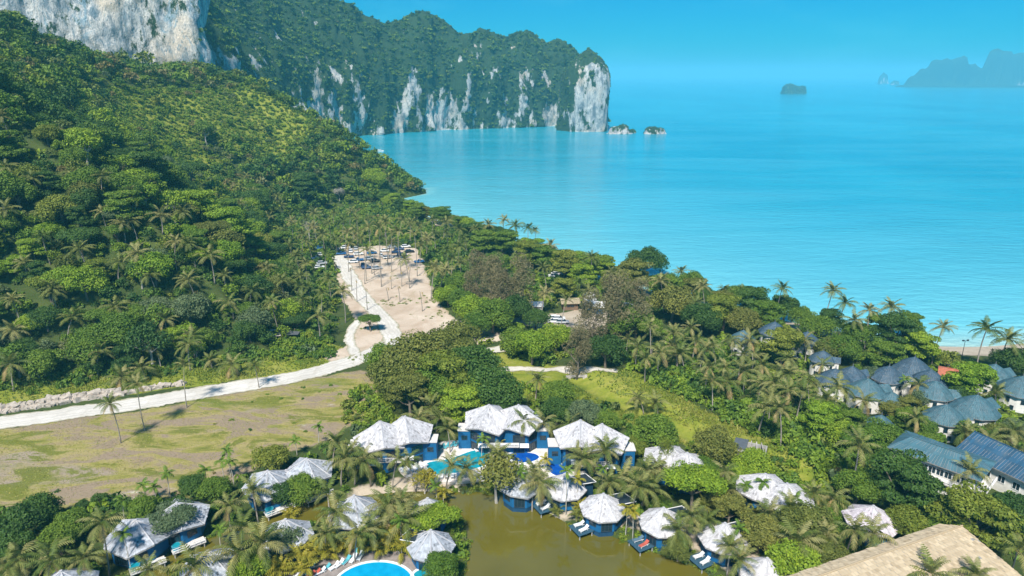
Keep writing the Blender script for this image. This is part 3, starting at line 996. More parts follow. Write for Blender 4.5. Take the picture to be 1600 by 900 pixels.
def add_window(parent, c, ang, w, h, mats=('white_paint', 'glass'), mull=1, th=0.09):
    """window in a wall whose outward normal has the angle ang"""
    n = Vector((math.cos(ang), math.sin(ang), 0)); s = Vector((-n.y, n.x, 0))
    c = Vector(c)
    win = MB()
    win.box(c + n * 0.015, (w, 0.03, h), ang + PI / 2)
    win = win.build('window', MAT[mats[1]], parent)
    fr = MB()
    for k in (-1, 1):
        fr.box(c + n * 0.045 + s * (k * (w / 2 - 0.02)), (0.09, th, h + 0.08), ang + PI / 2)
        fr.box(c + n * 0.045 + Vector((0, 0, k * h / 2)), (w - 0.14, th, 0.09), ang + PI / 2)
    for k in range(mull):
        fr.box(c + n * 0.043 + s * (w * ((k + 1) / (mull + 1) - 0.5)), (0.06, th * 0.8, h - 0.1), ang + PI / 2)
    fr.build('frame', MAT[mats[0]], win)
    return win

def folded_house(name, label, px, R=4.2, wall_h=2.6, roof_h=3.0, zig=0.0, ph=0.0, roof='shingle_grey', ridge=True, second=None, cat='bungalow', group=None,
                 floor=0.35, seed=0, windows=(), annex=None, storeys=1, n=8, shrink=0.82, xy=None):
    """eight-sided blue house; zig lifts every other eave corner so that the eave folds up and down; second: pixel of a second peak"""
    zt = G + floor + wall_h + roof_h
    x, y = xy if xy else at(px[0], px[1], zt)[:2]
    gz = gh(x, y)
    root = empty(name, (x, y, G), 0, label, cat, group)
    cs = [(0.0, 0.0)]
    if second:
        q = at(second[0], second[1], zt)
        cs.append((q[0] - x, q[1] - y))
    ze = floor + wall_h
    fac, roofdeck, wall, plinth, caps = [], MB(), MB(), MB(), MB()
    info = []
    for ci, (cx, cy) in enumerate(cs):
        P = octagon(R, n, ph)
        zz = [ze + (zig if i % 2 else -zig * 0.35) for i in range(n)]
        apex = (cx, cy, ze + roof_h - 0.05 * ci)
        E = [(cx + P[i][0], cy + P[i][1], zz[i] - 0.03 * ci) for i in range(n)]
        for i in range(n):
            fac.append((E[i], E[(i + 1) % n], apex))
            roofdeck.slab([E[i], E[(i + 1) % n], apex], 0.24)
        for i in range(n):
            e = Vector(E[i]); a = Vector(apex)
            caps.tube([e + Vector((0, 0, 0.05)), a + Vector((0, 0, 0.08))], 0.11, 4)
        W = [(cx + p[0] * shrink, cy + p[1] * shrink) for p in P]
        wt = [apex[2] + (E[i][2] - apex[2]) * shrink - 0.25 for i in range(n)]
        wall.add([(*p, floor - 0.02 * ci) for p in W] + [(*p, q) for p, q in zip(W, wt)], [(i, (i + 1) % n, n + (i + 1) % n, n + i) for i in range(n)])
        plinth.prism([(cx + p[0] * shrink * 0.96, cy + p[1] * shrink * 0.96) for p in P], -1.6, floor)
        info.append((cx, cy, W, wt))
        EXCL.append((x + cx, y + cy, R * 0.95))
    ro = roofdeck.build('roof', MAT['roof_board'], root)
    me = shingles(fac, MAT[roof], seed=seed)
    mesh_obj('shingles', me, ro, kind='stuff')
    if ridge: caps.build('ridge_caps', MAT['ridge_cap'], ro)
    fin = MB(); cx, cy = cs[0]
    for cx, cy in cs:
        fin.prism([(cx + p[0], cy + p[1]) for p in octagon(0.24, 8)], ze + roof_h - 0.12, ze + roof_h + 0.16)
    fin.build('roof_peak', MAT['ridge_cap'], ro)
    wl_ = wall.build('wall', MAT['blue_wall'], root)
    plinth.build('plinth', MAT['dark_blue'], root)
    # windows on the sides that look out over the gardens
    for ci, (cx, cy, W, wt) in enumerate(info):
        for i in range(n):
            j = (i + 1) % n
            mx, my = (W[i][0] + W[j][0]) / 2, (W[i][1] + W[j][1]) / 2
            ang = math.atan2(my - cy, mx - cx)
            d = math.degrees(ang) % 360
            if len(cs) > 1:
                other = cs[1 - ci]
                if math.hypot(mx - other[0], my - other[1]) < R * shrink * 1.02: continue
            if 200 < d < 345:
                L = math.hypot(W[i][0] - W[j][0], W[i][1] - W[j][1])
                if storeys == 1:
                    if (i + ci + seed) % 2: add_window(root, (mx, my, floor + wall_h * 0.55), ang, L * 0.52, wall_h * 0.42, ('frame_dark', 'glass'))
                    else: add_window(root, (mx, my, floor + wall_h * 0.46), ang, L * 0.72, wall_h * 0.80, ('frame_dark', 'glass'), 2).name = 'sliding_door'
                else:
                    add_window(root, (mx, my, floor + wall_h * 0.22), ang, L * 0.66, wall_h * 0.33, ('frame_dark', 'glass'), 2)
                    add_window(root, (mx, my, floor + wall_h * 0.68), ang, L * 0.72, wall_h * 0.34, ('frame_dark', 'glass'), 2)
    if annex:
        a, dist, w, h = annex
        c = (math.cos(a) * dist, math.sin(a) * dist)
        m = MB(); m.box((c[0], c[1], h / 2 - 0.4), (w, w * 0.8, h + 0.8), a); m.build('annex', MAT['dark_blue'], root)
        m = MB()
        hx, hy = w * 0.62, w * 0.55
        co = [Vector((c[0], c[1], 0)) + Matrix.Rotation(a, 3, 'Z') @ Vector((sx * hx, sy * hy, h + 0.03 + (0.75 if sx < 0 else 0.0))) for sx, sy in ((-1, -1), (1, -1), (1, 1), (-1, 1))]
        m.slab(co, 0.1); rr_ = m.build('annex_roof', MAT['frame_dark'], root)
        m = MB()
        for k in (1, 3): m.tube([co[k], co[(k + 1) % 4] if k == 1 else co[0]], 0.09, 4)
        m.tube([co[0], co[1]], 0.09, 4); m.tube([co[3], co[2]], 0.09, 4)
        m.build('fascia', MAT['white_paint'], rr_)
    return root, x, y, info, ze

def deck(root, c, ang, w, d, z, mat, rail=None, legs=True, name='deck'):
    """planked deck on posts; ang is the way it looks"""
    M = Matrix.Rotation(ang - PI / 2, 3, 'Z')
    c = Vector((c[0], c[1], 0))
    dk = MB()
    k, n = 0, int(w / 0.30)
    for k in range(n):
        xx = -w / 2 + (k + 0.5) * w / n
        p = c + M @ Vector((xx, 0, z))
        dk.box(p, (w / n * 0.94, d, 0.07), ang - PI / 2)
    for s in (-1, 0, 1):
        dk.box(c + M @ Vector((0, s * d * 0.42, z - 0.12)), (w * 0.98, 0.14, 0.16), ang - PI / 2)
    o = dk.build(name, MAT[mat], root)
    if legs:
        for sx in (-1, 1):
            for sy in (-1, 1):
                m = MB(); p = c + M @ Vector((sx * w * 0.44, sy * d * 0.40, 0))
                m.tube([(p.x, p.y, -2.4), (p.x, p.y, z - 0.2)], 0.11, 6)
                m.build('post', MAT['concrete'], o)
    if rail:
        m = MB()
        for k in range(int(w / 0.8) + 1):
            p = c + M @ Vector((-w / 2 + 0.06 + k * (w - 0.12) / int(w / 0.8), d / 2 - 0.06, 0))
            m.box((p.x, p.y, z + 0.43), (0.08, 0.08, 0.80), ang)
        for zz in (0.84, 0.45):
            p = c + M @ Vector((0, d / 2 - 0.06, z + zz))
            m.box(p, (w, 0.10, 0.06), ang - PI / 2)
        m.build('railing', MAT[rail], o)
    return o

# ------------------------------------------------------------------ sun loungers
def make_lounger(cush):
    root = empty('sun_lounger', (0, 0, 0))
    m = MB(); m.box((0, 0, 0.30), (0.64, 1.28, 0.05)).box((0.29, 0, 0.27), (0.05, 1.9, 0.07)).box((-0.29, 0, 0.27), (0.05, 1.9, 0.07))
    m.build('frame', MAT['white_paint'], root)
    for sx in (-1, 1):
        for sy in (-0.8, 0.62):
            m = MB(); m.box((sx * 0.27, sy, 0.12), (0.06, 0.06, 0.24)); m.build('leg', MAT['white_paint'], root)
    m = MB(); m.box((0, -0.28, 0.37), (0.60, 1.30, 0.09)); m.build('mattress', MAT[cush], root)
    m = MB(); m.box((0, 0.66, 0.58), (0.60, 0.74, 0.09), 0, 0, math.radians(38)); m.build('backrest', MAT[cush], root)
    return root

def place_lounger(src, x, y, z, rz, label, group):
    o = copy_tree(src)
    o.location = (x, y, z); o.rotation_euler = (0, 0, rz)
    return tag(o, label, 'sun lounger', group)

LOUNGE = {}
for key in ('cushion_white', 'cushion_teal', 'cushion_slate', 'cushion_red'):
    LOUNGE[key] = make_lounger(key)
index_children()

# ------------------------------------------------------------------ lakeside huts
DL = math.radians(208)
for i, (px, rz_, lab, seat) in enumerate([
        ((882, 741), 0.2, 'beside the pool bar', 'cushion_white'), ((943, 772), 0.1, 'beside two golden areca palms', 'cushion_white'),
        ((1037, 794), 0.0, 'the one with red lounger', 'cushion_slate'), ((1133, 818), 0.15, 'half covered by coconut fronds', 'cushion_white'), ((1199, 873), 0.1, 'beside a round dense green tree', 'cushion_white')]):
    r_, x, y, info, ze = folded_house('lake_hut', 'octagonal white roofed pond hut, ' + lab, px, R=4.15, wall_h=2.5, roof_h=2.9, ph=rz_ + PI / 8, roof='shingle_white', cat='hut', group='octagonal huts along the pond',
                                      seed=i, annex=(math.radians(32), 4.3, 3.0, 2.9))
    cx, cy = math.cos(DL) * 4.4, math.sin(DL) * 4.4
    deck(r_, (cx, cy), DL, 3.3, 3.1, 0.30, 'deck_blue')
    for k in (-1, 1):
        px_, py_ = x + cx - math.sin(DL) * 0.75 * k, y + cy + math.cos(DL) * 0.75 * k
        kind = seat if i != 2 else ('cushion_red' if k > 0 else 'cushion_slate')
        place_lounger(LOUNGE[kind], px_, py_, G + 0.335, DL + PI / 2 + 0.1 * k, {'cushion_white': 'white lounger', 'cushion_slate': 'navy lounger', 'cushion_red': 'red lounger'}[kind] + ' on the deck of the pond hut ' + lab, 'loungers on the pond hut decks')

# ------------------------------------------------------------------ bungalows along the channel on the left
chan = [
    ((212, 813), dict(R=5.3, zig=0.75, ph=0.15, seed=11), 'with a coconut palm in front', DL + 1.7, 'w'),
    ((276, 786), dict(R=5.0, zig=0.8, ph=-0.25, seed=12), 'half behind a feathery green tree', DL + 1.75, 'w'),
    ((418, 736), dict(R=4.9, zig=0.55, ph=0.2, seed=13), 'behind a drooping coconut palm with white deck', DL + 1.6, 'w'),
    ((479, 717), dict(R=4.8, zig=0.8, ph=-0.2, seed=14), 'standing by the palm row next to the lawn', DL + 1.75, 'w'),
    ((447, 735), dict(R=2.3, wall_h=2.3, roof_h=1.5, zig=0.2, ph=0.1, seed=15), 'very small, squeezed between two larger bungalows', None, None),
    ((553, 775), dict(R=4.7, roof_h=3.4, zig=0.1, ph=0.35, seed=16), 'with steep pointed roof on the palm island', None, None),
    ((446, 812), dict(R=4.3, zig=0.2, ph=0.1, seed=17), 'on the island beside a grey flowering bush', None, None),
    ((324, 861), dict(R=4.4, zig=0.5, ph=0.3, seed=18), 'at the end of the channel below a palm clump', None, None),
    ((95, 893), dict(R=4.6, zig=0.3, ph=0.0, seed=19), 'with only the roof showing among dark palms', None, None),
    ((668, 779), dict(R=3.7, zig=0.15, ph=0.2, seed=20, annex=(math.radians(160), 3.6, 2.6, 3.0)), 'behind the flat-crowned tree on the island', None, None),
    ((673, 829), dict(R=3.9, zig=0.15, ph=0.1, seed=21, annex=(math.radians(150), 3.8, 2.8, 3.2)), 'on the island tip above a round bush', None, None)]
for px, kw, lab, da, dk in chan:
    r_, x, y, info, ze = folded_house('channel_bungalow', 'blue bungalow with grey folded roof, ' + lab, px, group='grey roofed bungalows along the channel', **kw)
    if dk:
        da = math.radians(-52); R_ = kw['R'] * 0.92
        cx, cy = math.cos(da) * R_, math.sin(da) * R_
        deck(r_, (cx, cy), da, 5.2, 1.9, 0.30, 'deck_white', 'white_paint')
        tx, ty = x + cx + math.sin(da) * 1.7 - math.cos(da) * 0.3, y + cy - math.cos(da) * 1.7 - math.sin(da) * 0.3
        tb = empty('round_tub', (tx, ty, G + 0.335), 0, 'round teal tub at the bungalow ' + lab, 'tub', 'teal tubs on the white decks')
        m = MB(); m.prism(octagon(0.72, 16), 0, 0.62); m.build('shell', MAT['tub_teal'], tb)
        m = MB(); m.prism(octagon(0.79, 16), 0.6, 0.70); m.build('rim', MAT['tub_teal'], tb)
        m = MB(); m.prism(octagon(0.60, 16), 0.69, 0.715); m.build('water', MAT['pool_teal'], tb)

# ------------------------------------------------------------------ two-storey villas round the pool
for i, (p1, p2, kw, lab) in enumerate([
        ((595, 659), (633, 651), dict(R=5.6, wall_h=5.0, roof_h=3.9, zig=1.15, ph=0.28 + PI / 4, storeys=2, roof='shingle_white'), 'two-storey blue villa with twin white shingle peaks at the palm row end of the pool'),
        ((764, 633), (810, 633), dict(R=5.4, wall_h=5.2, roof_h=3.9, zig=1.15, ph=0.02 + PI / 8, storeys=2, roof='shingle_white'), 'two-storey blue villa with twin white peaks behind the rows of white loungers'),
        ((907, 657), (941, 663), dict(R=5.4, wall_h=5.0, roof_h=3.9, zig=1.15, ph=-0.1 + PI / 4, storeys=2, roof='shingle_white'), 'two-storey blue villa with twin white peaks beside the deep blue pool'),
        ((1045, 696), (1074, 708), dict(R=4.9, wall_h=3.4, roof_h=2.9, zig=0.35, ph=0.1, storeys=1, roof='shingle_white'), 'twin-peaked white shingle roof half sunk among trees below the grass bank'),
        ((1196, 741), (1230, 756), dict(R=5.1, wall_h=3.4, roof_h=3.0, zig=0.45, ph=0.05, storeys=1, roof='shingle_white'), 'twin-peaked white roofed villa with three slim areca palms in front')]):
    r_, x, y, info, ze = folded_house('twin_villa', lab, p1, second=p2, cat='villa', seed=30 + i, group=None, **kw)
    if kw['storeys'] == 2:
        c2 = info[1]
        mx, my = c2[0] / 2, c2[1] / 2
        # balcony between the two gables, side wings
        b = deck(r_, (mx, my - 4.75), -PI / 2, 6.4, 1.5, 2.85, 'deck_white', 'white_paint', False, 'balcony')
        for s, (cx, cy, W, wt) in ((-1, info[0]), (1, info[1])):
            m = MB(); m.box((cx + s * 5.1, cy - 0.7, 2.2), (2.5, 3.0, 4.9)); w_ = m.build('side_wing', MAT['blue_wall'], r_)
            m = MB(); m.box((cx + s * 5.1, cy - 0.7, 4.72), (2.8, 3.3, 0.16)); m.build('flat_roof', MAT['deck_white'], w_)
            add_window(w_, (cx + s * 5.1, cy - 2.2, 3.1), -PI / 2, 1.2, 0.9, ('frame_dark', 'glass'))
            m = MB()
            m.slab([(cx + s * 1.2 - 0.9, cy - 4.3, 2.95), (cx + s * 1.2 + 0.9, cy - 4.3, 2.95), (cx + s * 1.2 + 0.95, cy - 5.3, 2.6), (cx + s * 1.2 - 0.95, cy - 5.3, 2.6)], 0.08)
            m.build('awning', MAT['white_paint'], r_)

folded_house('pool_bar', 'blue walled pool bar with pale roof behind a feathery tree on the pond', (814, 742), R=4.2, wall_h=2.6, roof_h=2.2, zig=0.3, ph=0.3, roof='shingle_grey', cat='bar', seed=41)
folded_house('garden_hut', 'mauve roofed blue hut in the trees below the long teal roofed block', (1365, 791), R=4.6, wall_h=2.7, roof_h=2.8, zig=0.1, ph=0.25, roof='shingle_mauve', cat='hut', seed=42)

# ------------------------------------------------------------------ white villas with slate roofs
def cone_villa(label, px, R=4.6, wall_h=4.2, roof_h=3.2, roof='slate_blue', wing=None, seed=0, ph=0.0):
    zt = G + wall_h + roof_h
    x, y = at(px[0], px[1], zt)[:2]
    gz = gh(x, y)
    root = empty('slate_villa', (x, y, gz), ph, label, 'villa', 'white villas with slate roofs near the beach')
    n = 10
    ring = [(1.0, 0.0), (0.70, 0.40), (0.34, 0.745), (0.02, 1.0)]
    fac, dk = [], MB()
    for k in range(3):
        r0, t0 = ring[k]; r1, t1 = ring[k + 1]
        for i in range(n):
            a0, a1 = 2 * PI * i / n, 2 * PI * (i + 1) / n
            pt = lambda r, t, a: (R * r * math.cos(a), R * r * math.sin(a), wall_h + roof_h * t)
            q = [pt(r0, t0, a0), pt(r0, t0, a1), pt(r1, t1, a1), pt(r1, t1, a0)]
            fac.append(q); dk.slab(q, 0.12)
    ro = dk.build('roof', MAT['roof_board'], root)
    mesh_obj('slates', shingles(fac, MAT[roof], 0.42, 0.40, 0.03, seed, 0.03, 'slates'), ro, kind='stuff')
    m = MB(); m.tube([(0, 0, wall_h + roof_h - 0.2), (0, 0, wall_h + roof_h + 0.35), (0, 0, wall_h + roof_h + 0.75)], [0.16, 0.10, 0.03], 6); m.build('finial', MAT['metal_grey'], ro)
    m = MB(); m.prism(octagon(R * 0.84, 20), -1.5, wall_h + 0.25); m.build('wall', MAT['white_wall'], root)
    for a in (-1.15, -2.0, -0.35, -2.7):
        w = R * 0.84 - 0.005
        add_window(root, (math.cos(a - ph) * w, math.sin(a - ph) * w, wall_h * 0.68), a - ph, 0.75, 1.0, ('frame_dark', 'glass'), 0)
        add_window(root, (math.cos(a - ph + 0.25) * w, math.sin(a - ph + 0.25) * w, wall_h * 0.24), a - ph + 0.25, 0.75, 1.0, ('frame_dark', 'glass'), 0)
    if wing is not None:
        a = wing - ph
        c, s = math.cos(a), math.sin(a)
        M = lambda u, v, z: (c * u - s * v, s * u + c * v, z)
        L0, L1, hw, hh = R * 0.45, R * 1.25, R * 0.44, wall_h + 0.1
        rz = hh + hw * 0.72
        f1 = [M(L1, -hw, hh), M(L0, -hw, hh), M(L0, 0, rz), M(L1, 0, rz)]
        f2 = [M(L0, hw, hh), M(L1, hw, hh), M(L1, 0, rz), M(L0, 0, rz)]
        m = MB(); m.slab(f1, 0.1).slab(f2, 0.1); wr = m.build('wing_roof', MAT['roof_board'], root)
        mesh_obj('slates', shingles([f1, f2], MAT[roof], 0.42, 0.40, 0.03, seed + 1, 0.03, 'slates'), wr, kind='stuff')
        m = MB()
        poly = [M(L0, -hw * 0.85, 0)[:2], M(L1 - 0.35, -hw * 0.85, 0)[:2], M(L1 - 0.35, hw * 0.85, 0)[:2], M(L0, hw * 0.85, 0)[:2]]
        m.prism(poly, -1.5, hh - 0.02)
        g = [M(L1 - 0.36, -hw * 0.85, hh - 0.03), M(L1 - 0.36, hw * 0.85, hh - 0.03), M(L1 - 0.36, 0, rz - 0.2)]
        m.add(g, [(0, 1, 2)])
        m.build('wing_wall', MAT['white_wall'], root)
    EXCL.append((x, y, R * 0.95))
    return root

for i, (px, R_, rf, wing, lab) in enumerate([
        ((1162, 516), 4.0, 'slate_blue', None, 'pale slate cone roof poking from the trees by the coconut grove'),
        ((1211, 503), 4.8, 'slate_navy', None, 'dark navy slate roofed villa deep in trees below a broad seaside tree'),
        ((1262, 518), 4.6, 'slate_navy', -0.6, 'dark slate roof with a long wing half hidden behind a leaning palm'),
        ((1287, 548), 3.8, 'slate_navy', -0.4, 'narrow dark slate roof beside pale trunks and fallen fronds'),
        ((1306, 576), 4.7, 'slate_navy', 0.2, 'navy slate villa with white wall next to bright yellow palm fronds'),
        ((1333, 572), 4.0, 'slate_navy', 0.3, 'navy slate roof tucked behind another slate roof and a small grey tree'),
        ((1357, 591), 5.0, 'slate_blue', 0.15, 'white round villa with broad grey blue slate roof and blank curved wall'),
        ((1390, 571), 4.7, 'slate_navy', -0.2, 'slate roof villa right behind a slim areca palm'),
        ((1430, 557), 5.3, 'slate_navy', None, 'largest dark slate cone roof next to the red tiled pavilion'),
        ((1456, 577), 4.8, 'slate_navy', None, 'navy slate roof directly below the red tiled pavilion'),
        ((1463, 595), 4.8, 'slate_blue', -0.3, 'slate villa with a side wing beside a big round green tree'),
        ((1395, 612), 3.6, 'slate_blue', -0.35, 'small slate roof almost covered by garden trees'),
        ((1480, 632), 4.8, 'slate_blue', 0.1, 'slate villa joined to the larger white villa above the long block'),
        ((1528, 617), 5.6, 'slate_blue', 0.5, 'wide slate roofed white villa with sunlit wall facing the long block'),
        ((1556, 569), 4.9, 'slate_blue', 0.35, 'slate roofed white villa next to the dark tree at the beach'),
        ((1599, 588), 5.6, 'slate_blue', None, 'tall white villa with slate roof and a small square window'),
        ((1378, 648), 3.2, 'slate_blue', None, 'little white villa almost lost among trees above the long block')]):
    cone_villa(lab, px, R_ * 0.9, 4.0 if i not in (11, 16) else 3.0, 3.1 * R_ / 4.7, rf, wing, 50 + 3 * i, 0.1 * i)

# ------------------------------------------------------------------ red tiled pavilion near the beach
def gable_block(name, label, cat, A_, B_, depth, wall_h, rise, roofmat, wallmat, over=0.7, course=0.45, wid=0.5, seed=0, left=0.5, holes=0.0, hip=0.0, floor=None):
    """long building: A_, B_ are the ends of its front wall in plan, depth goes away from the camera"""
    A_, B_ = np.array(A_[:2]), np.array(B_[:2])
    L = np.linalg.norm(B_ - A_)
    t = (B_ - A_) / L
    ang = math.atan2(t[1], t[0])
    gz = G
    root = empty(name, (A_[0], A_[1], gz), ang, label, cat)
    m = MB(); m.box((L / 2, depth / 2, wall_h / 2 - 0.6), (L, depth, wall_h + 1.2)); m.build('wall', MAT[wallmat], root)
    y0, y1, yr = -over, depth + over, depth * left
    x0, x1 = -over, L + over
    ze, zr = wall_h + 0.03, wall_h + rise
    f1 = [(x0, y0, ze), (x1, y0, ze), (x1 - hip, yr, zr), (x0 + hip, yr, zr)]
    f2 = [(x1, y1, ze), (x0, y1, ze), (x0 + hip, yr, zr), (x1 - hip, yr, zr)]
    fs = [f1, f2]
    if hip > 0: fs += [[(x0, y1, ze), (x0, y0, ze), (x0 + hip, yr, zr)], [(x1, y0, ze), (x1, y1, ze), (x1 - hip, yr, zr)]]
    m = MB()
    for f in fs: m.slab(f, 0.14)
    ro = m.build('roof', MAT['roof_board'], root)
    mesh_obj('tiles', shingles(fs, MAT[roofmat], course, wid, 0.05, seed, 0.015, 'tiles', holes), ro, kind='stuff')
    m = MB(); m.tube([(x0 + hip, yr, zr + 0.05), (x1 - hip, yr, zr + 0.05)], 0.14, 6); m.build('ridge', MAT[roofmat], ro)
    if hip == 0:
        m = MB()
        for xx in (0.01, L - 0.01):
            m.add([(xx, 0, ze - 0.1), (xx, depth, ze - 0.1), (xx, yr, zr - 0.2)], [(0, 1, 2)])
        m.build('gable', MAT[wallmat], root)
    for k in np.arange(0, L, 3.5): EXCL.append((*(A_ + t * k + np.array([-t[1], t[0]]) * depth / 2), depth * 0.55))
    return root, L, ang

gable_block('red_pavilion', 'open pavilion with red tiled roof in bushes behind the beach', 'pavilion', at(1470, 588, 5), at(1492, 592, 5), 6.0, 2.6, 1.8, 'tile_red', 'white_wall', seed=70)

# long teal-roofed block
A1, B1 = at(1394, 712, 6), at(1523, 760, 6)
r_, L, ang = gable_block('teal_roof_block', 'long white two-storey block with teal sheet roof and upper balcony', 'hotel block', A1, B1, 8.0, 5.8, 1.5, 'sheet_teal', 'white_wall', 0.9, 99, 0.55, 71, hip=2.4)
for k in range(9):
    xx = 1.6 + k * (L - 3.2) / 8
    for zz in (1.4, 4.2):
        add_window(r_, (xx, 0.0, zz), -PI / 2, 1.25, 1.35, ('white_paint', 'glass'))
for k in range(3):
    add_window(r_, (L, 1.6 + k * 2.4, 4.2), 0.0, 1.2, 1.35, ('white_paint', 'glass'))
deck(r_, (L / 2, -0.75), -PI / 2, L - 0.4, 1.4, 2.95, 'deck_white', 'white_paint', False, 'balcony')
deck(r_, (L + 0.95, 4.0), 0.0, 6.0, 1.8, 2.95, 'deck_white', 'white_paint', False, 'balcony')
A2, B2 = at(1500, 722, 4), at(1660, 800, 4)
r_, L, ang = gable_block('navy_roof_block', 'long low block with dark navy sheet roof behind the teal roofed block', 'hotel block', A2, B2, 9.0, 4.6, 2.6, 'sheet_navy', 'white_wall', 1.0, 99, 0.55, 72)
for k in range(6):
    add_window(r_, (2.5 + k * (L - 5) / 5, 0.0, 2.6), -PI / 2, 1.3, 1.4, ('white_paint', 'glass'))

# tan tiled hall in the corner
rz0, rz1 = at(1292, 896, 9.5), at(1503, 822, 9.5)
dirn = (rz1 - rz0)[:2]; dirn /= np.linalg.norm(dirn)
nrm_ = np.array([dirn[1], -dirn[0]])
e0 = rz0[:2] - dirn * 12
root = empty('tan_roof_hall', (rz1[0], rz1[1], G), math.atan2(dirn[1], dirn[0]), 'big hall with tan tiled roof and a few missing tiles over blue walls', 'hall')
LH = float(np.linalg.norm(rz1[:2] - e0))
w1_, w2_ = 12.5, 2.4
zr, ze1, ze2 = 7.5, 4.3, 6.6
f1 = [(-LH, -w1_, ze1), (0.6, -w1_, ze1), (0, -0.0, zr), (-LH, 0, zr)]
f2 = [(-1.5, w2_, ze2), (-LH, w2_, ze2), (-LH, 0, zr), (0, 0, zr)]
m = MB(); m.slab(f1, 0.2).slab(f2, 0.2); ro = m.build('roof', MAT['roof_board'], root)
mesh_obj('tiles', shingles([f1, f2], MAT['tile_tan'], 0.55, 0.62, 0.10, 77, 0.012, 'tiles', 0.006), ro, kind='stuff')
m = MB(); m.tube([(-LH, 0, zr + 0.06), (0.1, 0, zr + 0.06)], 0.15, 6); m.build('ridge', MAT['tile_tan'], ro)
m = MB(); m.prism([(-LH, -w1_ + 1.4), (-1.2, -w1_ + 1.4), (-1.2, w2_ - 1.0), (-LH, w2_ - 1.0)], -1.0, [ze1 + 0.15, ze1 + 0.15, ze2 - 0.1, ze2 - 0.1]); m.build('wall', MAT['blue_wall'], root)
for k in range(3):
    add_window(root, (-1.2, -w1_ + 3.2 + 2.6 * k, 2.6), 0.0, 1.5, 1.8, ('frame_dark', 'glass'))
for k in np.arange(0, LH, 4):
    for s in (2.5, 7.5, 11): EXCL.append((rz1[0] - dirn[0] * k + nrm_[0] * s, rz1[1] - dirn[1] * k + nrm_[1] * s, 4.6))

# ------------------------------------------------------------------ pools and terraces
def terrace(name, L, z, mat, label, cat, th=0.5):
    P = smooth_line([at(u, v, z) for u, v in L], 4, True)
    m = MB(); m.slab([(p[0], p[1], z) for p in P][::-1], th)
    o = m.build(name, MAT[mat], kind='structure')
    for p in P: EXCL.append((p[0], p[1], 2.0))
    c = P.mean(0); EXCL.append((c[0], c[1], float(np.hypot(*(P - c)[:, :2].T).min())))
    return P

def pool(label, L, z, water, world=None):
    P = smooth_line([at(u, v, z) for u, v in L], 6, True) if world is None else np.array(world)
    c = P.mean(0)
    root = empty('swimming_pool', (c[0], c[1], z), 0, label, 'pool')
    n = len(P)
    I = [(p[0] - c[0], p[1] - c[1]) for p in P]
    Ou = [(q[0] * (1 + 0.45 / math.hypot(*q)), q[1] * (1 + 0.45 / math.hypot(*q))) for q in I]
    m = MB()
    V = [(*q, 0.12) for q in I] + [(*q, 0.12) for q in Ou] + [(*q, -0.3) for q in Ou] + [(*q, -0.1) for q in I]
    F = []
    for i in range(n):
        j = (i + 1) % n
        F += [(i, j, n + j, n + i), (n + i, n + j, 2 * n + j, 2 * n + i), (3 * n + i, 3 * n + j, j, i)]
    m.add(V, F); m.build('coping', MAT['white_paint'], root)
    m = MB(); m.add([(*q, 0.05) for q in I], [tuple(range(n))]); m.build('water', MAT[water], root)
    return root

T1 = terrace('pool_terrace', [(622, 726), (648, 706), (696, 689), (760, 688), (846, 690), (868, 705), (862, 720), (905, 728), (918, 748), (890, 762), (850, 746), (800, 742), (740, 751), (690, 753), (640, 746)], 2.55, 'paving', '', '')
pool('curving teal pool with a white sunken seat in the pool terrace', [(668, 724), (704, 717), (742, 704), (764, 710), (756, 728), (704, 741), (676, 740)], 2.60, 'pool_teal')
pool('deep blue kidney pool in front of the two-storey villa', [(792, 714), (806, 707), (834, 709), (842, 716), (826, 723), (806, 721)], 2.60, 'pool_blue')
pool('narrow blue pool tucked between the pool bar and a pond hut', [(855, 727), (876, 725), (886, 736), (872, 744), (858, 737)], 2.60, 'pool_blue')
T2 = terrace('pool_terrace', [(440, 912), (450, 892), (490, 872), (545, 858), (600, 858), (650, 866), (672, 884), (690, 930), (600, 990), (470, 990)], 2.45, 'paving_brown', '', '')
c = at(583, 915, 2.5)
pool('round bright azure pool with broad white rim and brown paving', None, 2.50, 'pool_azure', [(c[0] + 6.0 * math.cos(a), c[1] + 5.2 * math.sin(a), 2.5) for a in np.linspace(0, 2 * PI, 40, endpoint=False)])
c2 = c + np.array([7.35, 2.0, 0])
pool('little round spa pool attached to the azure pool', None, 2.52, 'pool_teal', [(c2[0] + 1.5 * math.cos(a), c2[1] + 1.5 * math.sin(a), 2.5) for a in np.linspace(0, 2 * PI, 24, endpoint=False)])

rows = [((742, 697), (774, 696), 9, 'cushion_white', 0.3, 'white lounger in the long row before the middle two-storey villa'),
        ((744, 704), (770, 702), 6, 'cushion_white', 0.3, 'white lounger in the second row before the middle villa'),
        ((800, 698), (830, 697), 6, 'cushion_white', 0.2, 'white lounger beside the deep blue kidney pool'),
        ((682, 703), (714, 696), 7, 'cushion_teal', -0.5, 'pale teal lounger along the upper edge of the teal pool'),
        ((628, 732), (655, 716), 7, 'cushion_slate', 1.1, 'slate grey lounger at the palm end of the pool terrace'),
        ((632, 739), (662, 728), 6, 'cushion_white', 1.1, 'white lounger at the palm end of the pool terrace'),
        ((690, 747), (742, 744), 10, 'cushion_white', 3.1, 'white lounger along the pond edge of the pool terrace')]
for a, b, n_, kind, rz, lab in rows:
    A3, B3 = at(*a, 2.56), at(*b, 2.56)
    d3 = np.linalg.norm(B3 - A3)
    n_ = max(2, min(n_, int(d3 / 0.85)))
    for k in range(n_):
        p = A3 + (B3 - A3) * k / max(1, n_ - 1)
        place_lounger(LOUNGE[kind], p[0], p[1], 2.555, rz + RNG.uniform(-0.06, 0.06), lab, lab.replace('lounger', 'loungers'))
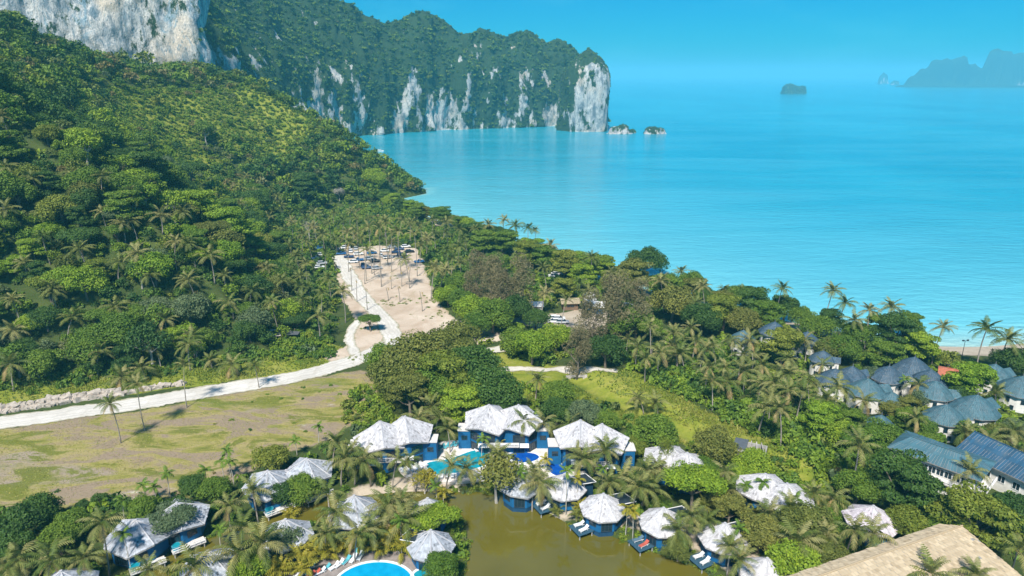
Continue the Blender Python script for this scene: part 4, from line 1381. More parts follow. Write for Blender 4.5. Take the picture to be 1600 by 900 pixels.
for (u, v), kind, rz, lab in [((563, 872), 'cushion_white', -0.2, 'white'), ((552, 876), 'cushion_white', -0.3, 'white'), ((541, 879), 'cushion_teal', -0.5, 'teal'), ((530, 884), 'cushion_white', -0.6, 'white'), ((556, 868), 'cushion_teal', -0.2, 'teal'),
                              ((522, 888), 'cushion_white', -0.7, 'white'), ((508, 891), 'cushion_teal', -0.8, 'teal'), ((500, 896), 'cushion_white', -0.9, 'white'), ((484, 889), 'cushion_teal', -0.8, 'teal'), ((492, 899), 'cushion_red', -0.9, 'red'), ((474, 896), 'cushion_white', -0.9, 'white')]:
    p = at(u, v, 2.46)
    place_lounger(LOUNGE[kind], p[0], p[1], 2.455, rz, lab + ' lounger on brown paving round the azure pool', lab + ' loungers round the azure pool')
for k_, o in LOUNGE.items():               # the first of each kind stands on the azure pool's paving too
    p = at(466 + 6 * list(LOUNGE).index(k_), 902, 2.46)
    o.location = (p[0], p[1], 2.455); o.rotation_euler = (0, 0, -0.9)
    nm = {'cushion_white': 'white', 'cushion_teal': 'teal', 'cushion_slate': 'slate grey', 'cushion_red': 'red'}[k_]
    tag(o, nm + ' lounger on brown paving round the azure pool', 'sun lounger', nm + ' loungers round the azure pool')

# ------------------------------------------------------------------ cars
def make_car(paint, pickup=False, big=1.0):
    root = empty('parked_car', (0, 0, 0))
    m = MB()
    prof = [(-2.1, 0.42), (-2.15, 0.78), (-1.95, 0.95), (0.75, 0.98), (1.9, 0.86), (2.1, 0.68), (2.1, 0.42)]
    def ext(pr, w0, w1, mb):
        n = len(pr)
        V = [(x, -w(i), z) for i, (x, z) in enumerate(pr) for w in [lambda i: w0 if pr[i][1] < 0.9 else w1]] + [(x, w(i), z) for i, (x, z) in enumerate(pr) for w in [lambda i: w0 if pr[i][1] < 0.9 else w1]]
        F = [tuple(range(n)), tuple(range(2 * n - 1, n - 1, -1))] + [(i, n + i, n + (i + 1) % n, (i + 1) % n) for i in range(n)]
        mb.add(V, F)
    ext(prof, 0.88, 0.80, m)
    m.build('body', MAT[paint], root)
    c0, c1 = (-0.5, 0.95) if pickup else (-1.75, 0.85)
    m = MB()
    V = []
    for z, a, b, w in ((0.96, c0, c1 + 0.2, 0.78), (1.42, c0 + 0.25, c1 - 0.5, 0.62)):
        V += [(a, -w, z), (b, -w, z), (b, w, z), (a, w, z)]
    m.add(V, [(0, 1, 5, 4), (1, 2, 6, 5), (2, 3, 7, 6), (3, 0, 4, 7), (4, 5, 6, 7)]); m.build('windows', MAT['glass'], root)
    m = MB(); m.box(((c0 + c1) / 2 - 0.12, 0, 1.45), (c1 - c0 - 0.7, 1.26, 0.05)); m.build('car_roof', MAT[paint], root)
    for sx in (-1.3, 1.32):
        for sy in (-0.80, 0.80):
            m = MB(); m.tube([(sx, sy - 0.1, 0.32), (sx, sy + 0.1, 0.32)], 0.32, 10); m.build('wheel', MAT['tyre'], root)
    for sy in (-0.62, 0.62):
        m = MB(); m.box((2.08, sy, 0.70), (0.08, 0.34, 0.14)); m.build('headlight', MAT['lamp_glass'], root)
    return root
for key, colr in (('white', (0.75, 0.75, 0.75)), ('navy', (0.02, 0.05, 0.13)), ('silver', (0.42, 0.44, 0.46)), ('black', (0.015, 0.016, 0.02)), ('blue', (0.02, 0.11, 0.28))):
    plain('paint_' + key, colr, 0.25, 0.5, 0.03)
CARS = {k: make_car('paint_' + k, k in ('navy', 'blue')) for k in ('white', 'navy', 'silver', 'black', 'blue')}
index_children()
first = set()
def put_car(kind, u, v, rz, label, group):
    x, y = hit(u, v, 0.6)
    o = CARS[kind] if kind not in first else copy_tree(CARS[kind])
    first.add(kind)
    o.location = (x, y, gh(x, y) + 0.06); o.rotation_euler = (0, 0, rz)
    EXCL.append((x, y, 2.4))
    tag(o, label, 'car', group)
lot1 = [(545, 401), (560, 406), (551, 409), (567, 414), (576, 404), (586, 408), (560, 397), (548, 392), (533, 396), (600, 392), (612, 386), (624, 389), (634, 385), (640, 393), (628, 398), (655, 409), (573, 418), (589, 419), (540, 387), (581, 395), (595, 399), (606, 402), (618, 394), (556, 388), (528, 390)]
kinds = ['navy', 'blue', 'white', 'navy', 'silver', 'black', 'white', 'white', 'blue', 'white', 'silver', 'navy', 'white', 'black', 'navy', 'blue', 'navy', 'silver', 'white', 'blue', 'white', 'white', 'navy', 'silver', 'black']
for (u, v), k in zip(lot1, kinds):
    put_car(k, u, v, RNG.choice([0.1, PI + 0.2, 0.35, PI / 2 + 0.2]), k + ' car parked under the palms of the sandy car park', k + ' cars in the palm car park')
for (u, v), k in zip([(497, 388), (501, 398), (494, 404), (503, 411), (499, 418)], ['blue', 'white', 'navy', 'silver', 'white']):
    put_car(k, u, v, 0.3, k + ' car parked in the narrow gap left of the palm car park', k + ' cars in the gap beside the car park')
for (u, v), k in zip([(866, 502), (873, 498), (879, 503), (868, 497), (922, 482), (921, 474), (922, 468), (922, 462), (981, 478), (865, 431), (870, 428)], ['white', 'white', 'silver', 'white', 'blue', 'white', 'white', 'white', 'silver', 'white', 'white']):
    put_car(k, u, v, RNG.choice([0.0, 0.2, PI]), k + ' car parked among the seaside trees near the beach kiosk', k + ' cars by the beach kiosk')

# ------------------------------------------------------------------ kiosk, tent, ruin, shack, boat, lamp mast, boulders
def kiosk(label, u, v, w, d, h, roof, wall, rz):
    x, y = hit(u, v, h)
    root = empty('kiosk', (x, y, gh(x, y)), rz, label, 'kiosk')
    m = MB(); m.box((0, 0, h / 2 - 0.3), (w, d, h + 0.6)); m.build('wall', MAT[wall], root)
    f1 = [(-w * 0.65, -d * 0.7, h), (w * 0.65, -d * 0.7, h), (w * 0.65, 0, h + 1.1), (-w * 0.65, 0, h + 1.1)]
    f2 = [(w * 0.65, d * 0.7, h), (-w * 0.65, d * 0.7, h), (-w * 0.65, 0, h + 1.1), (w * 0.65, 0, h + 1.1)]
    m = MB(); m.slab(f1, 0.15).slab(f2, 0.15); m.build('roof', MAT[roof], root)
    add_window(root, (0, -d / 2, h * 0.6), -PI / 2, w * 0.5, h * 0.35, ('timber', 'glass'))
    EXCL.append((x, y, w * 0.8))
kiosk('thatched beach kiosk in a sandy clearing behind the seaside trees', 890, 471, 5, 4, 2.6, 'thatch', 'timber', 0.1)
kiosk('white canopy kiosk with blue wall beside the row of white cars', 931, 475, 5, 4, 2.6, 'white_paint', 'blue_wall', -0.3)
kiosk('small thatched hut in the trees nearest the sea', 894, 421, 4, 4, 2.4, 'thatch', 'timber', 0.3)
kiosk('small stall with white roof at the edge of the seaside clearing', 834, 476, 5, 3, 2.3, 'white_paint', 'white_wall', 0.0)

x, y = hit(1172, 700, 2.0)
root = empty('ruined_shed', (x, y, gh(x, y)), -0.45, 'roofless grey concrete shed with broken beams on the grass bank', 'shed')
for sx, sy, w, d in ((0, -1.8, 6.4, 0.25), (0, 1.8, 6.4, 0.25), (-3.1, 0, 0.25, 3.3), (3.1, 0, 0.25, 3.3)):
    m = MB(); m.box((sx, sy, 0.8), (w, d, 2.4)); m.build('wall', MAT['concrete'], root)
for k in range(5):
    m = MB(); m.box((-2.4 + 1.2 * k, 0.1 * k, 2.1), (0.2, 4.2, 0.2), 0.12 * (k - 2)); m.build('beam', MAT['rubble'], root)
m = MB(); m.slab([(-3.2, -2.0, 2.3), (-0.6, -2.0, 2.25), (-0.6, 2.0, 2.45), (-3.2, 2.0, 2.4)], 0.1); m.build('roof_sheet', MAT['metal_grey'], root)
EXCL.append((x, y, 4.2))

x, y = hit(438, 520, 1.5)
root = empty('collapsed_shack', (x, y, gh(x, y)), 0.15, 'collapsed grey and pink shack with tilted sheets at the forest edge', 'shack')
for k in range(7):
    m = MB(); m.box((RNG.uniform(-4.5, 4.5), RNG.uniform(-1.8, 1.8), 0.9 + 0.2 * k % 1.2), (3.4, 2.4, 0.08), RNG.uniform(-0.5, 0.5), 0, RNG.uniform(-0.35, 0.35)); m.build('roof_sheet', MAT[RNG.choice(['rubble', 'metal_grey', 'deck_white', 'rubble'])], root)
for k in range(5):
    m = MB(); m.box((-4 + 2 * k, 1.2 * (-1) ** k, 0.9), (0.2, 0.2, 2.4)); m.build('post', MAT['timber'], root)
EXCL.append((x, y, 5.5))

c = at(592, 236.5, 0)
root = empty('speedboat', (c[0], c[1], 0), PI * 0.96, 'small white speedboat in the bay off the wooded point', 'boat')
m = MB()
hull = []
for xx, w, z0, z1 in ((-5.5, 1.3, -0.3, 1.0), (-2, 1.5, -0.4, 1.05), (2.5, 1.25, -0.35, 1.25), (5.5, 0.35, 0.1, 1.6), (6.3, 0.03, 0.9, 1.7)):
    hull += [(xx, -w, z1), (xx, -w * 0.7, z0), (xx, w * 0.7, z0), (xx, w, z1)]
m.add(hull, [(4 * i + k, 4 * i + (k + 1) % 4, 4 * i + 4 + (k + 1) % 4, 4 * i + 4 + k) for i in range(4) for k in range(4)] + [(0, 1, 2, 3)])
m.build('hull', MAT['white_paint'], root)
m = MB(); m.box((-0.5, 0, 2.0), (4.2, 2.2, 0.12)); m.build('canopy', MAT['white_paint'], root)
for sx in (-2.3, 1.3):
    for sy in (-0.9, 0.9):
        m = MB(); m.box((sx, sy, 1.5), (0.08, 0.08, 1.0)); m.build('canopy_post', MAT['metal_grey'], root)

c = at(1503, 557, G - 0.3)
root = empty('floodlight_mast', (c[0], c[1], gh(c[0], c[1]) - 0.1), 0.2, 'dark floodlight mast with a cross arm standing on the beach', 'lamp')
m = MB(); m.tube([(0, 0, 0), (0, 0, 4.6)], [0.09, 0.06], 8); m.build('pole', MAT['frame_dark'], root)
m = MB(); m.box((0, 0, 4.6), (1.7, 0.09, 0.09)); m.build('cross_arm', MAT['frame_dark'], root)
for k in (-0.75, 0.75):
    m = MB(); m.box((k, -0.1, 4.8), (0.5, 0.3, 0.36), 0, 0, 0.4); h_ = m.build('floodlight', MAT['frame_dark'], root)

# boulders along the uphill side of the road
def boulder_mesh(seed):
    bm = bmesh.new(); bmesh.ops.create_cube(bm, size=1.7); bmesh.ops.subdivide_edges(bm, edges=bm.edges[:], cuts=2, use_grid_fill=True)
    for v_ in bm.verts:
        k = 1 + 0.26 * float(vnoise(v_.co.x * 1.5, v_.co.y * 1.5, v_.co.z * 1.5, seed)) + 0.12 * float(vnoise(v_.co.x * 4, v_.co.y * 4, v_.co.z * 4, seed + 3))
        v_.co = Vector((v_.co.x * k, v_.co.y * k * 0.85, v_.co.z * k * 0.8))
    me = bpy.data.meshes.new('boulder'); bm.to_mesh(me); bm.free()
    me.materials.append(MAT['boulder'])
    return me
BM = [boulder_mesh(i) for i in range(5)]
W0 = smooth_line(px2([(-120, 662), (0, 645), (100, 630), (190, 617), (250, 606), (290, 601)]), 8)
Ls = np.concatenate([[0], np.cumsum(np.hypot(*np.diff(W0, axis=0).T))])
for k in range(84):
    s = Ls[-1] * (k + RNG.uniform(-0.3, 0.3)) / 84
    x, y = np.interp(s, Ls, W0[:, 0]), np.interp(s, Ls, W0[:, 1])
    for row in range(2 if s < Ls[-1] * 0.72 else 1):
        o = bpy.data.objects.new('boulder', BM[RNG.randrange(5)]); link(o)
        q = 0.75 + RNG.uniform(-0.2, 0.35)
        o.location = (x + RNG.uniform(-0.3, 0.3), y + row * 1.1 + RNG.uniform(-0.3, 0.3), gh(x, y) + 0.15 + 0.75 * row)
        o.scale = (q * 1.15, q, q * RNG.uniform(0.8, 1.2)); o.rotation_euler = (RNG.uniform(-0.3, 0.3), RNG.uniform(-0.3, 0.3), RNG.uniform(0, 6))
        tag(o, 'pale boulder in the stacked stone edge along the white road', 'boulder', 'boulders edging the white road')
for (u, v, r_) in [(618, 300, 3.2), (626, 297, 2.6), (634, 296, 3.0), (607, 318, 1.8), (613, 320, 1.5), (600, 322, 1.6), (622, 305, 2.0), (605, 313, 1.4)]:
    c = at(u, v, 0.3)
    o = bpy.data.objects.new('shore_rock', BM[RNG.randrange(5)].copy()); link(o)
    o.data.materials[0] = MAT['sea_rock']
    o.location = (c[0], c[1], 0.5); o.scale = (r_ * 2.2, r_ * 1.5, r_ * 1.7); o.rotation_euler = (0, 0, RNG.uniform(0, 6))
    tag(o, 'dark rock at the water below the wooded point', 'rock', 'shore rocks below the wooded point')
# culvert under the track
x, y = at(901, 590, 1.6)[:2]
root = empty('culvert', (x, y, 1.0), 0.1, 'dark concrete culvert under the white track at the ditch head', 'culvert')
m = MB(); m.box((0, 0.2, 0.9), (5.6, 0.5, 0.5)).box((-2.2, 0, 0.1), (1.2, 0.6, 1.4)).box((2.2, 0, 0.1), (1.2, 0.6, 1.4)); m.build('headwall', MAT['rubble'], root)
m = MB(); m.box((0, 0.75, 0.1), (3.3, 0.2, 1.3)); m.build('opening_shade', MAT['frame_dark'], root)  # solid dark panel painted for the shade inside the culvert
EXCL.append((x, y, 3.0))

# ================================================================== VEGETATION
NR = np.random.default_rng(7)
plain('bark', (0.20, 0.165, 0.125), 0.9, 0.1, 0.3, 2.0, bump=0.5)
plain('palm_bark', (0.30, 0.265, 0.225), 0.9, 0.1, 0.25, 3.0, bump=0.4)
plain('areca_bark', (0.46, 0.43, 0.37), 0.85, 0.1, 0.2, 3.0)
plain('pale_bark', (0.42, 0.39, 0.34), 0.9, 0.1, 0.2, 2.0)
plain('coconut', (0.20, 0.14, 0.05), 0.7, 0.2, 0.3, 3.0)
LEAF = {}
def lm(key, name, stops, **kw):
    leaf_mat('leaf_' + key, stops, **kw)
    LEAF[key] = name
lm('deep', 'deep green', [(0, (0.047, 0.105, 0.020)), (1, (0.079, 0.152, 0.025))])
lm('mid', 'mid green', [(0, (0.100, 0.183, 0.020)), (1, (0.154, 0.239, 0.027))])
lm('fresh', 'fresh bright green', [(0, (0.172, 0.287, 0.020)), (1, (0.244, 0.342, 0.027))])
lm('yellow', 'yellowish green', [(0, (0.165, 0.215, 0.026)), (1, (0.225, 0.255, 0.038))])
lm('olive', 'olive green', [(0, (0.138, 0.168, 0.032)), (1, (0.198, 0.207, 0.042))])
lm('grey', 'blue grey green', [(0, (0.104, 0.159, 0.074)), (1, (0.154, 0.204, 0.088))])
lm('brown', 'brownish feathery', [(0, (0.225, 0.195, 0.100)), (1, (0.260, 0.235, 0.115))], isl=0.3)
lm('gold', 'golden yellow', [(0, (0.26, 0.245, 0.020)), (1, (0.34, 0.300, 0.035))])
lm('palm', 'olive palm', [(0, (0.110, 0.160, 0.030)), (0.45, (0.195, 0.220, 0.056)), (1, (0.315, 0.290, 0.110))], isl=0.38)
lm('palm_dry', 'dry palm', [(0, (0.360, 0.263, 0.102)), (1, (0.450, 0.355, 0.156))], isl=0.3)
lm('silver', 'bare silvery', [(0, (0.30, 0.28, 0.24)), (1, (0.36, 0.34, 0.30))])
FOREST = [(0.0, (0.047, 0.105, 0.020)), (0.22, (0.072, 0.147, 0.025)), (0.42, (0.126, 0.215, 0.023)), (0.62, (0.190, 0.278, 0.023)), (0.78, (0.205, 0.240, 0.032)), (0.88, (0.112, 0.167, 0.070)), (1.0, (0.226, 0.190, 0.063))]
leaf_mat('forest', FOREST, tint_attr=True)
leaf_mat('grass', [(0, (0.10, 0.165, 0.022)), (0.35, (0.19, 0.225, 0.030)), (0.7, (0.34, 0.30, 0.085)), (1, (0.30, 0.235, 0.13))], tint_attr=True, trans=0.2)

def unit(v):
    return v / (np.linalg.norm(v, axis=-1, keepdims=True) + 1e-9)

def rhombs(P, N, size, asp, rng):
    """leaf-shaped quads at P facing N"""
    n = len(P)
    r = rng.normal(size=(n, 3))
    t1 = unit(np.cross(N, r)); t2 = np.cross(N, t1)
    s = np.asarray(size)[:, None] if np.ndim(size) else np.full((n, 1), size)
    bend = N * s * 0.18
    V = np.stack([P + t1 * s - bend, P + t2 * s * asp, P - t1 * s - bend, P - t2 * s * asp], 1).reshape(-1, 3)
    return V, np.arange(4 * n).reshape(n, 4)

def crown_pts(rng, R, Hc, ncl, nlf, style):
    """leaf positions and normals of a crown of clumps, centred on the origin"""
    cl = []
    for k in range(ncl):
        if style == 'layer':
            a = rng.uniform(0, 2 * PI); q = math.sqrt(rng.uniform(0.02, 1)) * 0.78
            z = rng.choice([-0.45, -0.1, 0.25, 0.6]) + rng.uniform(-0.08, 0.08)
            q *= (1 - 0.45 * max(z, 0))
            cl.append(((q * R * math.cos(a), q * R * math.sin(a), z * Hc), R * rng.uniform(0.26, 0.40), 0.34))
        elif style == 'umbrella':
            a = rng.uniform(0, 2 * PI); q = math.sqrt(rng.uniform(0.0, 1)) * 0.80
            z = 0.45 * math.sqrt(max(0, 1 - q * q)) + rng.uniform(-0.15, 0.1)
            cl.append(((q * R * math.cos(a), q * R * math.sin(a), z * Hc), R * rng.uniform(0.22, 0.36), 0.55))
        elif style == 'feather':
            z = rng.uniform(-0.9, 0.95); q = 0.55 * (1 - 0.55 * max(z, -0.3)) * rng.uniform(0.3, 1.1); a = rng.uniform(0, 2 * PI)
            cl.append(((q * R * math.cos(a), q * R * math.sin(a), z * Hc), R * rng.uniform(0.20, 0.36), 1.2))
        else:
            d = rng.normal(size=3); d /= np.linalg.norm(d)
            d[2] = abs(d[2]) * 1.0 - 0.35
            q = rng.uniform(0.45, 0.78)
            cl.append(((d[0] * R * q, d[1] * R * q, d[2] * Hc * q * 1.1), R * rng.uniform(0.26, 0.44), 0.85))
    P, N = [], []
    per = nlf // ncl
    for (c, rc, fl) in cl:
        c = np.array(c)
        d = unit(rng.normal(size=(per, 3)) + np.array([0, 0, 0.35]))
        rad = rc * rng.uniform(0.55, 1.08, (per, 1)) ** 0.6
        p = c + d * rad * np.array([1, 1, fl])
        P.append(p)
        N.append(unit(d * np.array([1, 1, 1.2]) + 0.55 * rng.normal(size=(per, 3)) + np.array([0, 0, 0.25])))
    return np.concatenate(P), np.concatenate(N), cl

def crown_mesh(seed, R, Hc, ncl, nlf, leaf, style='round', asp=0.55):
    rng = np.random.default_rng(seed)
    P, N, cl = crown_pts(rng, R, Hc, ncl, nlf, style)
    V, F = rhombs(P, N, leaf * rng.uniform(0.6, 1.35, len(P)), asp, rng)
    # leaf tone varies at random, lighter and darker by twig
    lr = np.clip(0.5 + 0.28 * rng.normal(size=len(P)) + 0.25 * vnoise(P[:, 0] * 0.8, P[:, 1] * 0.8, P[:, 2] * 0.8, seed), 0, 1)
    me = np_mesh('crown', V, F, [MAT['leaf_mid']], attrs={'leafrand': ('FACE', lr)})
    return me, cl

def trunk_mesh(seed, h, R, cl, r0, mat, base=0.0):
    """h: height of the crown centre"""
    rr = random.Random(seed)
    m = MB()
    fork = h * 0.55
    lean = (rr.uniform(-0.25, 0.25), rr.uniform(-0.25, 0.25))
    m.tube([(0, 0, -1.2), (0, 0, 0.0), (lean[0], lean[1], fork * 0.6), (lean[0] * 1.5, lean[1] * 1.5, h * 0.92)], [r0 * 1.5, r0 * 1.15, r0 * 0.85, r0 * 0.4], 7)
    for c, rc, fl in sorted(cl, key=lambda q: -q[1])[:9]:
        f = Vector((lean[0] * 1.2, lean[1] * 1.2, fork * rr.uniform(0.8, 1.3)))
        e = Vector((c[0], c[1], c[2] + h))
        mid = f.lerp(e, 0.5) + Vector((0, 0, -0.25 + rr.uniform(-0.2, 0.4)))
        m.tube([f, mid, e], [r0 * 0.5, r0 * 0.32, r0 * 0.10], 5, caps=False)
    return m.mesh('trunk', MAT[mat])

TREES = {}
def tree_kind(key, n, R, Hc, h, ncl, nlf, leaf, style, r0=0.28, mat='bark', asp=0.55):
    out = []
    for k in range(n):
        me, cl = crown_mesh(100 + 7 * k + (sum(map(ord, key)) * 13) % 1000, R, Hc, ncl, nlf, leaf, style, asp)
        tm = trunk_mesh(k, h, R, cl, r0, mat)
        out.append((me, tm, h, R))
    TREES[key] = out
tree_kind('round', 6, 4.6, 3.7, 4.6, 30, 8600, 0.215, 'round')
tree_kind('umbrella', 3, 5.4, 3.2, 5.2, 34, 8200, 0.215, 'umbrella', 0.32)
tree_kind('layer', 3, 4.6, 3.8, 5.0, 38, 8600, 0.215, 'layer', 0.28)
tree_kind('feather', 3, 3.6, 4.9, 5.8, 48, 4200, 0.24, 'feather', 0.24, 'bark', 0.22)
tree_kind('open', 3, 4.0, 3.6, 5.6, 17, 1500, 0.26, 'round', 0.24, 'pale_bark')
tree_kind('bare', 2, 3.0, 2.8, 5.0, 26, 700, 0.15, 'round', 0.20, 'pale_bark', 0.25)
tree_kind('bush', 4, 2.2, 1.5, 1.2, 15, 2600, 0.17, 'round', 0.12)
SHAPE = {'round': 'round crowned', 'umbrella': 'spreading flat topped', 'layer': 'tiered', 'feather': 'feathery casuarina-like', 'open': 'open crowned', 'bare': 'nearly bare', 'bush': 'bushy'}

def put_tree(kind, leaf, x, y, z, R, label, group, name='broadleaf_tree', cat='tree', var=None, hs=1.0):
    me, tm, h, R0 = TREES[kind][(var if var is not None else RNG.randrange(99)) % len(TREES[kind])]
    k = R / R0
    root = empty(name, (x, y, z), RNG.uniform(0, 6.28), label, cat, group)
    root.scale = (k, k, k * hs)
    c = bpy.data.objects.new('crown', me); link(c, root)
    c.location = (0, 0, h)
    c.material_slots[0].link = 'OBJECT'; c.material_slots[0].material = MAT['leaf_' + leaf]
    t = bpy.data.objects.new('trunk', tm); link(t, root)
    return root

# ------------------------------------------------------------------ palms
def frond_np(L, a0, a1, rng, nl=13, wid=0.20, ll=0.95, hang=0.75):
    """one feather leaf along +x: rachis and hanging leaflets"""
    n = nl + 1
    ang = np.radians(np.linspace(a0, a1, n))
    d = np.stack([np.cos(ang), 0 * ang, np.sin(ang)], -1) * (L / nl)
    p = np.concatenate([[[0, 0, 0]], np.cumsum(d[:-1], 0)])
    V, F = [], []
    for i in range(n - 1):
        w0, w1 = 0.055 * (1 - i / n) + 0.012, 0.055 * (1 - (i + 1) / n) + 0.012
        k = len(V)
        V += [p[i] + [0, w0, 0], p[i] - [0, w0, 0], p[i + 1] - [0, w1, 0], p[i + 1] + [0, w1, 0]]
        F.append((k, k + 1, k + 2, k + 3))
    for s in (-1, 1):
        for i in range(1, n):
            t = i / (n - 1)
            ln = ll * (math.sin(PI * (0.12 + 0.80 * t)) ** 0.7) * rng.uniform(0.85, 1.15)
            b = p[i]
            tx = np.array([math.cos(ang[i]), 0, math.sin(ang[i])])
            fwd = 0.55 + 0.5 * t
            hg = hang * rng.uniform(0.6, 1.3)
            tip = b + tx * ln * fwd * 0.7 + np.array([0, s * ln * 0.75, 0]) + np.array([0, 0, -ln * hg * 0.6])
            midp = b + (tip - b) * 0.5 + np.array([0, 0, ln * 0.09])
            w = tx * wid * (0.6 + 0.5 * math.sin(PI * t))
            k = len(V)
            V += [b - w * 0.4, b + w * 0.6, midp + w * 0.5, tip, midp - w * 0.5]
            F.append((k, k + 1, k + 2, k + 3)); F.append((k, k + 3, k + 4, k))
    V = np.array(V, float)
    Q = [f for f in F if len(set(f)) == 4]; T = [(f[0], f[1], f[2]) for f in F if len(set(f)) == 3]
    return V, np.array(Q), np.array(T)

def frond_mesh(L, a0, a1, seed, mat, **kw):
    rng = np.random.default_rng(seed)
    V, Q, T = frond_np(L, a0, a1, rng, **kw)
    lr = np.clip(0.5 + 0.25 * rng.normal(size=len(Q) + len(T)), 0, 1)
    return np_mesh('frond', V, [Q, T], [MAT[mat]], attrs={'leafrand': ('FACE', lr)})

FROND = {'up': [frond_mesh(3.5, 78, 22, i, 'leaf_palm') for i in range(3)], 'mid': [frond_mesh(4.1, 46, -32, 10 + i, 'leaf_palm') for i in range(4)],
         'low': [frond_mesh(4.0, 12, -66, 20 + i, 'leaf_palm') for i in range(4)], 'dry': [frond_mesh(3.5, -35, -86, 30 + i, 'leaf_palm_dry', hang=0.4) for i in range(2)]}
ARECA = {'up': [frond_mesh(1.7, 75, 10, 40 + i, 'leaf_mid', nl=8, ll=0.62, wid=0.20) for i in range(2)], 'mid': [frond_mesh(1.8, 50, -45, 44 + i, 'leaf_mid', nl=8, ll=0.62, wid=0.20) for i in range(3)], 'low': [frond_mesh(1.6, 15, -70, 48 + i, 'leaf_mid', nl=8, ll=0.62, wid=0.2) for i in range(2)]}
CANE = {'up': [frond_mesh(2.2, 84, 30, 60 + i, 'leaf_gold', nl=8, ll=0.55, wid=0.22) for i in range(2)], 'mid': [frond_mesh(2.4, 68, -10, 64 + i, 'leaf_gold', nl=8, ll=0.6, wid=0.22) for i in range(3)], 'low': [frond_mesh(2.2, 48, -45, 68 + i, 'leaf_gold', nl=8, ll=0.6, wid=0.22) for i in range(2)]}

def palm_trunk(seed, h, r, mat, bend):
    rr = random.Random(seed)
    a = rr.uniform(0, 6.28); b = bend * rr.uniform(0.3, 1.0)
    pts, rad = [], []
    for i in range(8):
        t = i / 7
        pts.append((math.cos(a) * b * t * t, math.sin(a) * b * t * t, -1.0 * (i == 0) + h * t))
        rad.append(r * (1.55 if i == 0 else 1.0 - 0.35 * t))
    m = MB(); m.tube(pts, rad, 7)
    return m.mesh('trunk', MAT[mat], True), pts[-1]

PT = [palm_trunk(i, 9.0, 0.17, 'palm_bark', 1.6) for i in range(6)]
AT = [palm_trunk(20 + i, 6.5, 0.085, 'areca_bark', 0.35) for i in range(3)]

def nuts_mesh():
    m = MB()
    for k in range(7):
        a = k * 2.4
        for zz, r in ((0, 1),):
            c = Vector((math.cos(a) * 0.26, math.sin(a) * 0.26, -0.22 - 0.05 * (k % 3)))
            m.tube([c + Vector((0, 0, -0.16)), c, c + Vector((0, 0, 0.15))], [0.05, 0.13, 0.06], 6)
    return m.mesh('coconuts', MAT['coconut'])
NUTS = nuts_mesh()

def palm_plan(rng, n_up, n_mid, n_low, n_dry):
    out = []
    ph = rng.uniform(0, 6.28)
    tot = n_up + n_mid + n_low + n_dry
    for k in range(tot):
        key = 'up' if k < n_up else 'mid' if k < n_up + n_mid else 'low' if k < tot - n_dry else 'dry'
        out.append((key, ph + k * 2.399 + rng.uniform(-0.2, 0.2), rng.uniform(0.85, 1.12), rng.uniform(-0.14, 0.14)))
    return out

def merged_crown(lib, seed, plan, mat, name='crown'):
    rng = random.Random(seed)
    V, Q, T, LQ, LT, off = [], [], [], [], [], 0
    for key, az, sc, pt in plan:
        me = rng.choice(lib[key])
        nv = len(me.vertices)
        co = np.zeros(nv * 3, np.float32); me.vertices.foreach_get('co', co); co = co.reshape(-1, 3) * sc
        R_ = np.array((Matrix.Rotation(az, 3, 'Z') @ Matrix.Rotation(pt, 3, 'Y')))
        V.append(co @ R_.T)
        lr = np.zeros(len(me.polygons), np.float32); me.attributes['leafrand'].data.foreach_get('value', lr)
        bias = rng.uniform(-0.2, 0.2) + (0.3 if key == 'dry' else 0)
        for p in me.polygons:
            vs = [v + off for v in p.vertices]
            (Q if len(vs) == 4 else T).append(vs)
            (LQ if len(vs) == 4 else LT).append(min(1, max(0, lr[p.index] + bias)))
        off += nv
    return np_mesh(name, np.concatenate(V), [np.array(Q), np.array(T)], [MAT[mat]], attrs={'leafrand': ('FACE', np.array(LQ + LT))})

_r = random.Random(3)
PCROWN = [merged_crown(FROND, i, palm_plan(_r, 4, 7, 7, 0), 'leaf_palm') for i in range(6)]

PALMS = []
def put_palm(x, y, z, h, label, group, near=False, s=1.0, name='coconut_palm', dead=0):
    tm, top = PT[RNG.randrange(len(PT))]
    root = empty(name, (x, y, z), RNG.uniform(0, 6.28), label, 'palm', group, s)
    root.rotation_euler = (RNG.gauss(0, 0.06), RNG.gauss(0, 0.06), RNG.uniform(0, 6.28))
    t = bpy.data.objects.new('trunk', tm); link(t, root)
    k = h / s / 9.0
    t.scale = (1, 1, k)
    tip = (top[0], top[1], top[2] * k - 0.1)
    if near:
        for key, az, sc, pt in palm_plan(RNG, RNG.choice([2, 3, 4, 5]), RNG.choice([4, 5, 6, 7]), RNG.choice([3, 5, 6, 8]), RNG.choice([0, 0, 0, 1, 2, 3])):
            f = bpy.data.objects.new('frond', RNG.choice(FROND[key])); link(f, root)
            f.location = tip; f.rotation_euler = (0, pt, az); f.scale = (sc,) * 3
        n = bpy.data.objects.new('coconuts', NUTS); link(n, root); n.location = tip
    else:
        c = bpy.data.objects.new('crown', PCROWN[RNG.randrange(len(PCROWN))]); link(c, root)
        c.location = tip; c.rotation_euler = (0, 0, RNG.uniform(0, 6.28))
    PALMS.append((x, y))
    EXCL.append((x, y, 1.2))
    return root

